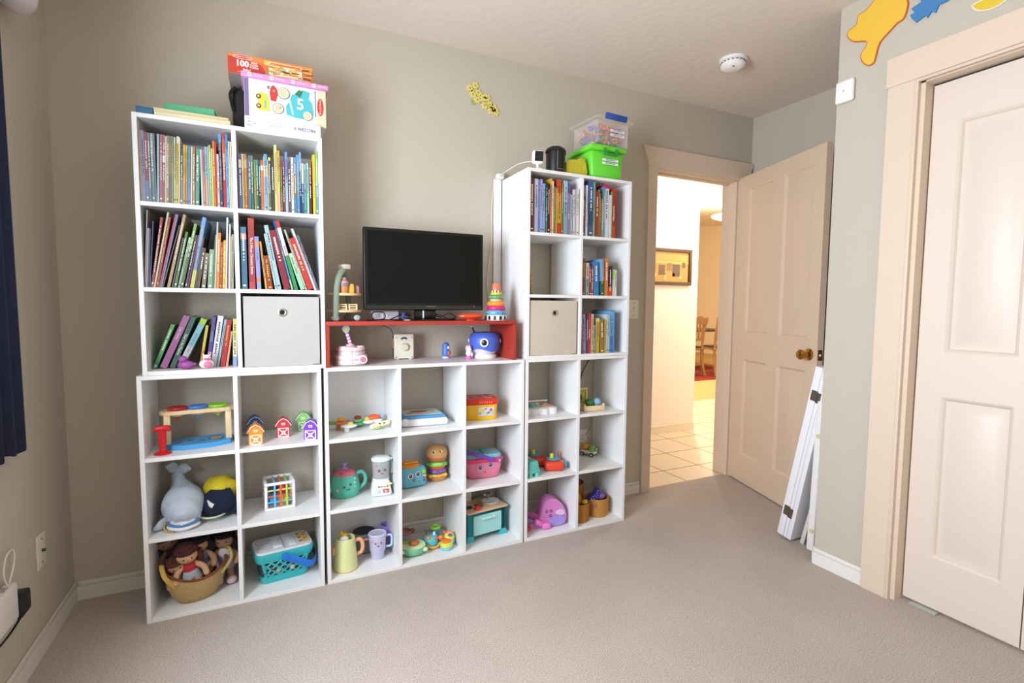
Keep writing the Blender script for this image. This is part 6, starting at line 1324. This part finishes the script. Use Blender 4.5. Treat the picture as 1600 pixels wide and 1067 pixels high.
o = MB(); o.ball((0, 0, 0), (.022, .022, .023), M('8cbcd4', .5), n=16); o = o.build('toy_vegetable'); o.location = (2.03, .078, Z2+.042); tag(o, 'pale blue round toy ball in the wooden crate', 'toy food', 'toy food in the crate')
t = thing('toy_animal_house', 'lime green toy house front with dark round hole', 'toy', (1.962, .165, Z2), 0); m = MB(); m.box((0, 0, .05), (.09, .03, .1), M('a8b424', .5), bev=.002); m.build('front', t); m = MB(); m.box((0, 0, .106), (.105, .045, .008), cw_); [m.box((x, 0, .051), (.008, .038, .1), cw_) for x in (-.049, .049)]; m.build('wood_frame', t); m = MB(); m.disc((-.0, -.0152, .06), .02, M('4a2c18', .7)); m.build('round_hole', t)
t = thing('toy_truck', 'lime green and cream toy truck with eyes and orange mixer', 'toy', (2.085, .225, Z1), 32)
m = MB(); m.box((0, 0, .022), (.046, .09, .02), M('dcdcc0', .4), bev=.006); m.build('chassis', t); m = MB(); m.box((0, -.024, .042), (.046, .044, .038), M('84b848', .35), bev=.012, seg=3, top=(.8, .75)); m.build('cab', t); m = MB(); m.ball((0, .022, .05), (.02, .026, .019), M('e09428', .4)); m.build('mixer_drum', t)
m = MB(); m.box((0, -.044, .042), (.032, .006, .018), M('28343c', .3), bev=.004, rot=(-12, 0, 0)); [m.ball((x, -.0475, .043), (.0055, .002, .006), M('e8f0f0', .3), n=10) for x in (-.007, .007)]; m.build('windscreen_eyes', t)
for x in (-.024, .024):
    for y in (-.028, .03): m = MB(); m.cyl((x-.005, y, .0115), (x+.005, y, .0115), .0115, M('1c1c1c', .6)); m.cyl((x-.0055, y, .0115), (x+.0055, y, .0115), .006, M('dcdcd0', .4), n=12); m.build('wheel', t)
t = thing('toy_turquoise_vehicle', 'turquoise boxy toy cut off by the bookcase side', 'toy', (1.612, .085, Z1), 6)
tc_ = M('62c4b8', .4); m = MB(); m.box((0, 0, .055), (.072, .13, .05), tc_, bev=.008, top=(.72, .95)); m.box((0, 0, .026), (.074, .13, .018), tc_, bev=.004); [m.cyl((x, -.055, 0), (x, -.055, .02), .013, tc_, n=14) for x in (-.018, .022)]; [m.cyl((x, .045, 0), (x, .045, .02), .013, tc_, n=14) for x in (-.018, .022)]; m.build('body', t); m = MB(); m.ball((.0, .0, .082), (.018, .022, .007), M('8cb0a8', .4)); m.build('top_button', t)
t = thing('toy_dj_mixer', 'red-orange toy turntable with two blue discs', 'toy', (1.748, .14, Z1), -20)
rd = M('dc4428', .35); m = MB(); m.box((.038, -.03, .026), (.105, .115, .05), rd, bev=.02, seg=4); m.box((-.045, .045, .028), (.115, .115, .05), rd, bev=.02, seg=4); m.build('housing', t, 60)
for x, y in ((.038, -.03), (-.05, .05)): m = MB(); m.lathe((x, y, .0535), [(.035, 0), (.036, .003), (.034, .006), (.001, .007)], M('48a0b8', .35), n=34); m.build('disc', t); m = MB(); m.lathe((x-.008, y, .0605), [(.011, 0), (.009, .022), (.001, .024)], M('d8dc30', .4), n=14); m.build('yellow_peg', t)
m = MB(); m.lathe((.092, -.045, .028), [(.02, 0), (.02, .012), (.016, .015)], M('3898b0', .4), n=24, rot=(0, 90, 0)); m.build('side_knob', t); m = MB(); m.box((.084, -.045, .028), (.012, .03, .036), M('e0d838', .4), bev=.003); m.build('yellow_side', t); m = MB(); m.cyl((.075, .02, .05), (.075, .02, .07), .004, M('dc4860', .4), n=10); m.ball((.075, .02, .072), .006, M('dc4860', .4), n=8); m.build('lever', t)
# pink bag
t = thing('pink_plush_purse', 'pink and lilac plush purse bag with a drawn face', 'bag', (1.716, .105, Z0), -8)
t.scale = (.97, 1, 1)
m = MB(); m.prism(closed_curve([(-.09, .02), (-.03, .045), (.0, .13), (.05, .15), (.1, .12), (.128, .06), (.115, .01), (.02, 0), (-.07, 0)]), -.03, .045, M('d080c0', .8, bump=.2)); m.build('bag_body', t, 60); m = MB(); m.prism(closed_curve([(.01, .012), (.04, .05), (.09, .06), (.118, .045), (.108, .01), (.05, .004)]), -.036, -.0302, M('a48cd8', .8)); m.build('lilac_panel', t, 60)
m = MB(); m.prism(closed_curve([(.06, .075), (.1, .09), (.118, .065), (.09, .058)]), -.034, -.0302, M('dcc4e0', .8)); m.build('pale_patch', t); m = MB(); m.box((-.035, -.045, .035), (.06, .035, .028), M('e878c4', .4), bev=.011, rot=(0, 28, 12), seg=3); m.box((.002, -.045, .018), (.05, .04, .032), M('e87cc8', .4), bev=.012, seg=3); m.build('pink_clasp', t, 60)
plush([(-.12, .02, .045), (-.08, -.01, .028), (-.03, -.02, .02)], [.012, .02, .014], M('9c88c0', .8), 'lilac_strap', t, flat=.5); plush([(-.11, .03, .07), (-.06, .0, .055), (-.02, -.01, .045)], [.012, .022, .014], M('b05c98', .8), 'pink_strap', t, flat=.5)
for x, z in ((.012, .085), (.038, .085)): m = MB(); m.torus((x, -.0315, z), .006, .0014, M('4c1c50', .5), rot=(90, 0, 0), n=16, k=5); m.build('eye', t)
m = MB(); m.torus((.035, -.0315, .06), .007, .0016, M('4c1c50', .5), rot=(90, 0, 0), n=16, k=5); m.build('nose', t)
t = thing('red_toy_piece', 'orange-red flat toy piece under the pink purse at the left', 'toy', (1.603, .09, Z0), 0); m = MB(); m.ball((0, 0, .014), (.03, .04, .014), M('c83c24', .4)); m.build('piece', t)
# paper bag bins
def kraft(label, loc, r_, h, c='b57a30'):
    t = thing('kraft_paper_pot', label, 'pot', loc, 0, 'brown paper pots in the bottom cubby'); km = M(c, .85, bump=.25, bscale=90)
    m = MB(); m.lathe((0, 0, 0), [(r_*.93, 0), (r_*.98, .01), (r_, h), (r_-.004, h), (r_-.006, .012), (.001, .01)], km, n=32, cap=(1, 0)); m.build('pot_wall', t, 60); return t
kraft('brown paper pot of purple toys at the front right', (2.068, .115, Z0), .066, .1, 'b88038'); kraft('brown paper pot of yellow toys at the front left', (1.935, .085, Z0), .054, .1, 'a8702c'); kraft('brown paper pot of orange toys at the back left, raised behind', (1.965, .215, Z0), .07, .165, '9c6828')
def filler(name, label, loc, r_, c, rot=None, bump=.1):
    m = MB(); m.ball((0, 0, 0), r_, M(c, .7, bump=bump), n=14); o = m.build(name); o.location = loc; tag(o, label, 'plush toy'); return o
filler('plush_ball', 'orange-brown plush ball in the back paper pot, at left', (1.945, .2, Z0+.17), (.034, .03, .03), '9c5424'); filler('plush_ball', 'dark rust plush ball in the back paper pot, at right', (1.992, .2, Z0+.15), (.03, .028, .03), '7c3c1c')
filler('plush_ball', 'tall mustard plush toy in the front left paper pot', (1.922, .092, Z0+.11), (.025, .025, .04), 'b48430'); filler('plush_ball', 'small yellow plush ball in the front left paper pot', (1.956, .066, Z0+.1), (.019, .016, .014), 'd4b040')
filler('plush_ball', 'lilac plush ball in the front right paper pot', (2.09, .11, Z0+.1), (.03, .028, .02), '7c5ca8')
t = thing('polka_dot_cloth_toy', 'navy blue polka-dot cloth toy poking out of the paper pot', 'plush toy', (2.045, .1, Z0+.095)); m = MB(); m.prism(closed_curve([(-.042, .0), (-.03, .02), (-.005, .032), (.012, .06), (.022, .035), (.02, .0), (-.01, -.01)]), -.012, .014, M('2c2c88', .8)); m.build('cloth_body', t, 60)
m = MB(); [m.disc((x, -.0122, z), .0022, M('d8d8f0', .6), th=.001) for x, z in ((-.03, .008), (-.018, .016), (-.012, .004), (-.004, .022), (.002, .01), (.008, .03), (.012, .018), (.012, .044), (.014, .006), (-.02, .0))]; m.build('dots', t)
t = thing('purple_charm', 'tiny purple flower charm on the paper pot rim', 'charm', (2.022, .0615, Z0+.07)); m = MB(); [m.ball((.005*math.cos(R(a)), -.003, .005*math.sin(R(a))), .004, M('8c68b8', .5), n=8) for a in range(0, 360, 72)]; m.build('petals', t)
# cables at the wall seen through the open cubbies
m = MB(); m.tube(smooth_path([(2.16, .3, .905), (2.12, .3, .85), (2.08, .3, .78), (2.055, .3, .68), (2.05, .3, .64)]), .003, M('6c6050', .6), n=8); tag(m.build('dark_cable'), 'dark cable running down the wall inside the third-row right cubby', 'cable')
m = MB(); m.tube(smooth_path([(1.95, .3, .56), (2.05, .3, .545), (2.13, .3, .54), (2.15, .3, .5), (2.15, .3, .46), (2.11, .3, .41)]), .0025, M('b8ac98', .6), n=8); tag(m.build('pale_cable'), 'pale cable looping to the outlet behind the toy truck', 'cable')

# ------------------------------------------------------------ boards leaning by the closet corner
LW = M('eeecf0', .35)
def leaning(name, label, cat, x, y0, z0, y1, z1, th, depth, build):
    t = thing(name, label, cat, (x, y0, z0), 0); L = math.hypot(y1-y0, z1-z0); a = math.degrees(math.atan2(-(y1-y0), z1-z0)); t.rotation_euler = (R(a), 0, 0); build(t, L); return t
def folded(t, L):
    # local z along the lean, y across the stack, x into the room's corner
    for y, th in ((-.012, .034), (-.039, .017), (-.060, .023)):
        m = MB(); m.box((.2, y, L/2+.0), (.4, th, L), LW, bev=.002); m.build('panel_leaf', t)
    for z in (.14, L-.14):
        m = MB(); hm = M('74685c', .35, .7); m.box((-.0012, -.02, z), (.0024, .03, .05), hm); m.box((-.0012, -.043, z-.006), (.0024, .02, .05), hm); m.cyl((-.003, -.034, z-.026), (-.003, -.034, z+.02), .003, hm, n=10); m.build('hinge', t)
leaning('folded_bed_rail', 'white folded hinged board set leaning against the closet corner', 'board', 2.769, -.492, .022, -.655, .9, .07, .4, folded)
def plankb(t, L):
    m = MB(); m.box((.012, 0, L/2), (.024, .036, L), M('ece8e6', .4), bev=.008, seg=3); m.build('plank', t)
    for z in (.1, L-.17): m = MB(); m.cyl((-.0002, -.004, z), (-.0035, -.004, z), .011, M('d8c890', .5), n=18); m.build('screw_cap', t)
leaning('bed_side_plank', 'white rounded plank with beige caps standing at the closet corner', 'board', 2.765, -.664, .003, -.684, .74, .04, .03, plankb)
def slat(t, L): m = MB(); m.box((.01, 0, L/2), (.02, .02, L), M('d8d0c4', .5), bev=.003); m.build('slat', t)
leaning('wooden_board', 'thin pale slat leaning behind the folded white boards', 'board', 2.80, -.60, .002, -.72, .55, .02, .02, slat)
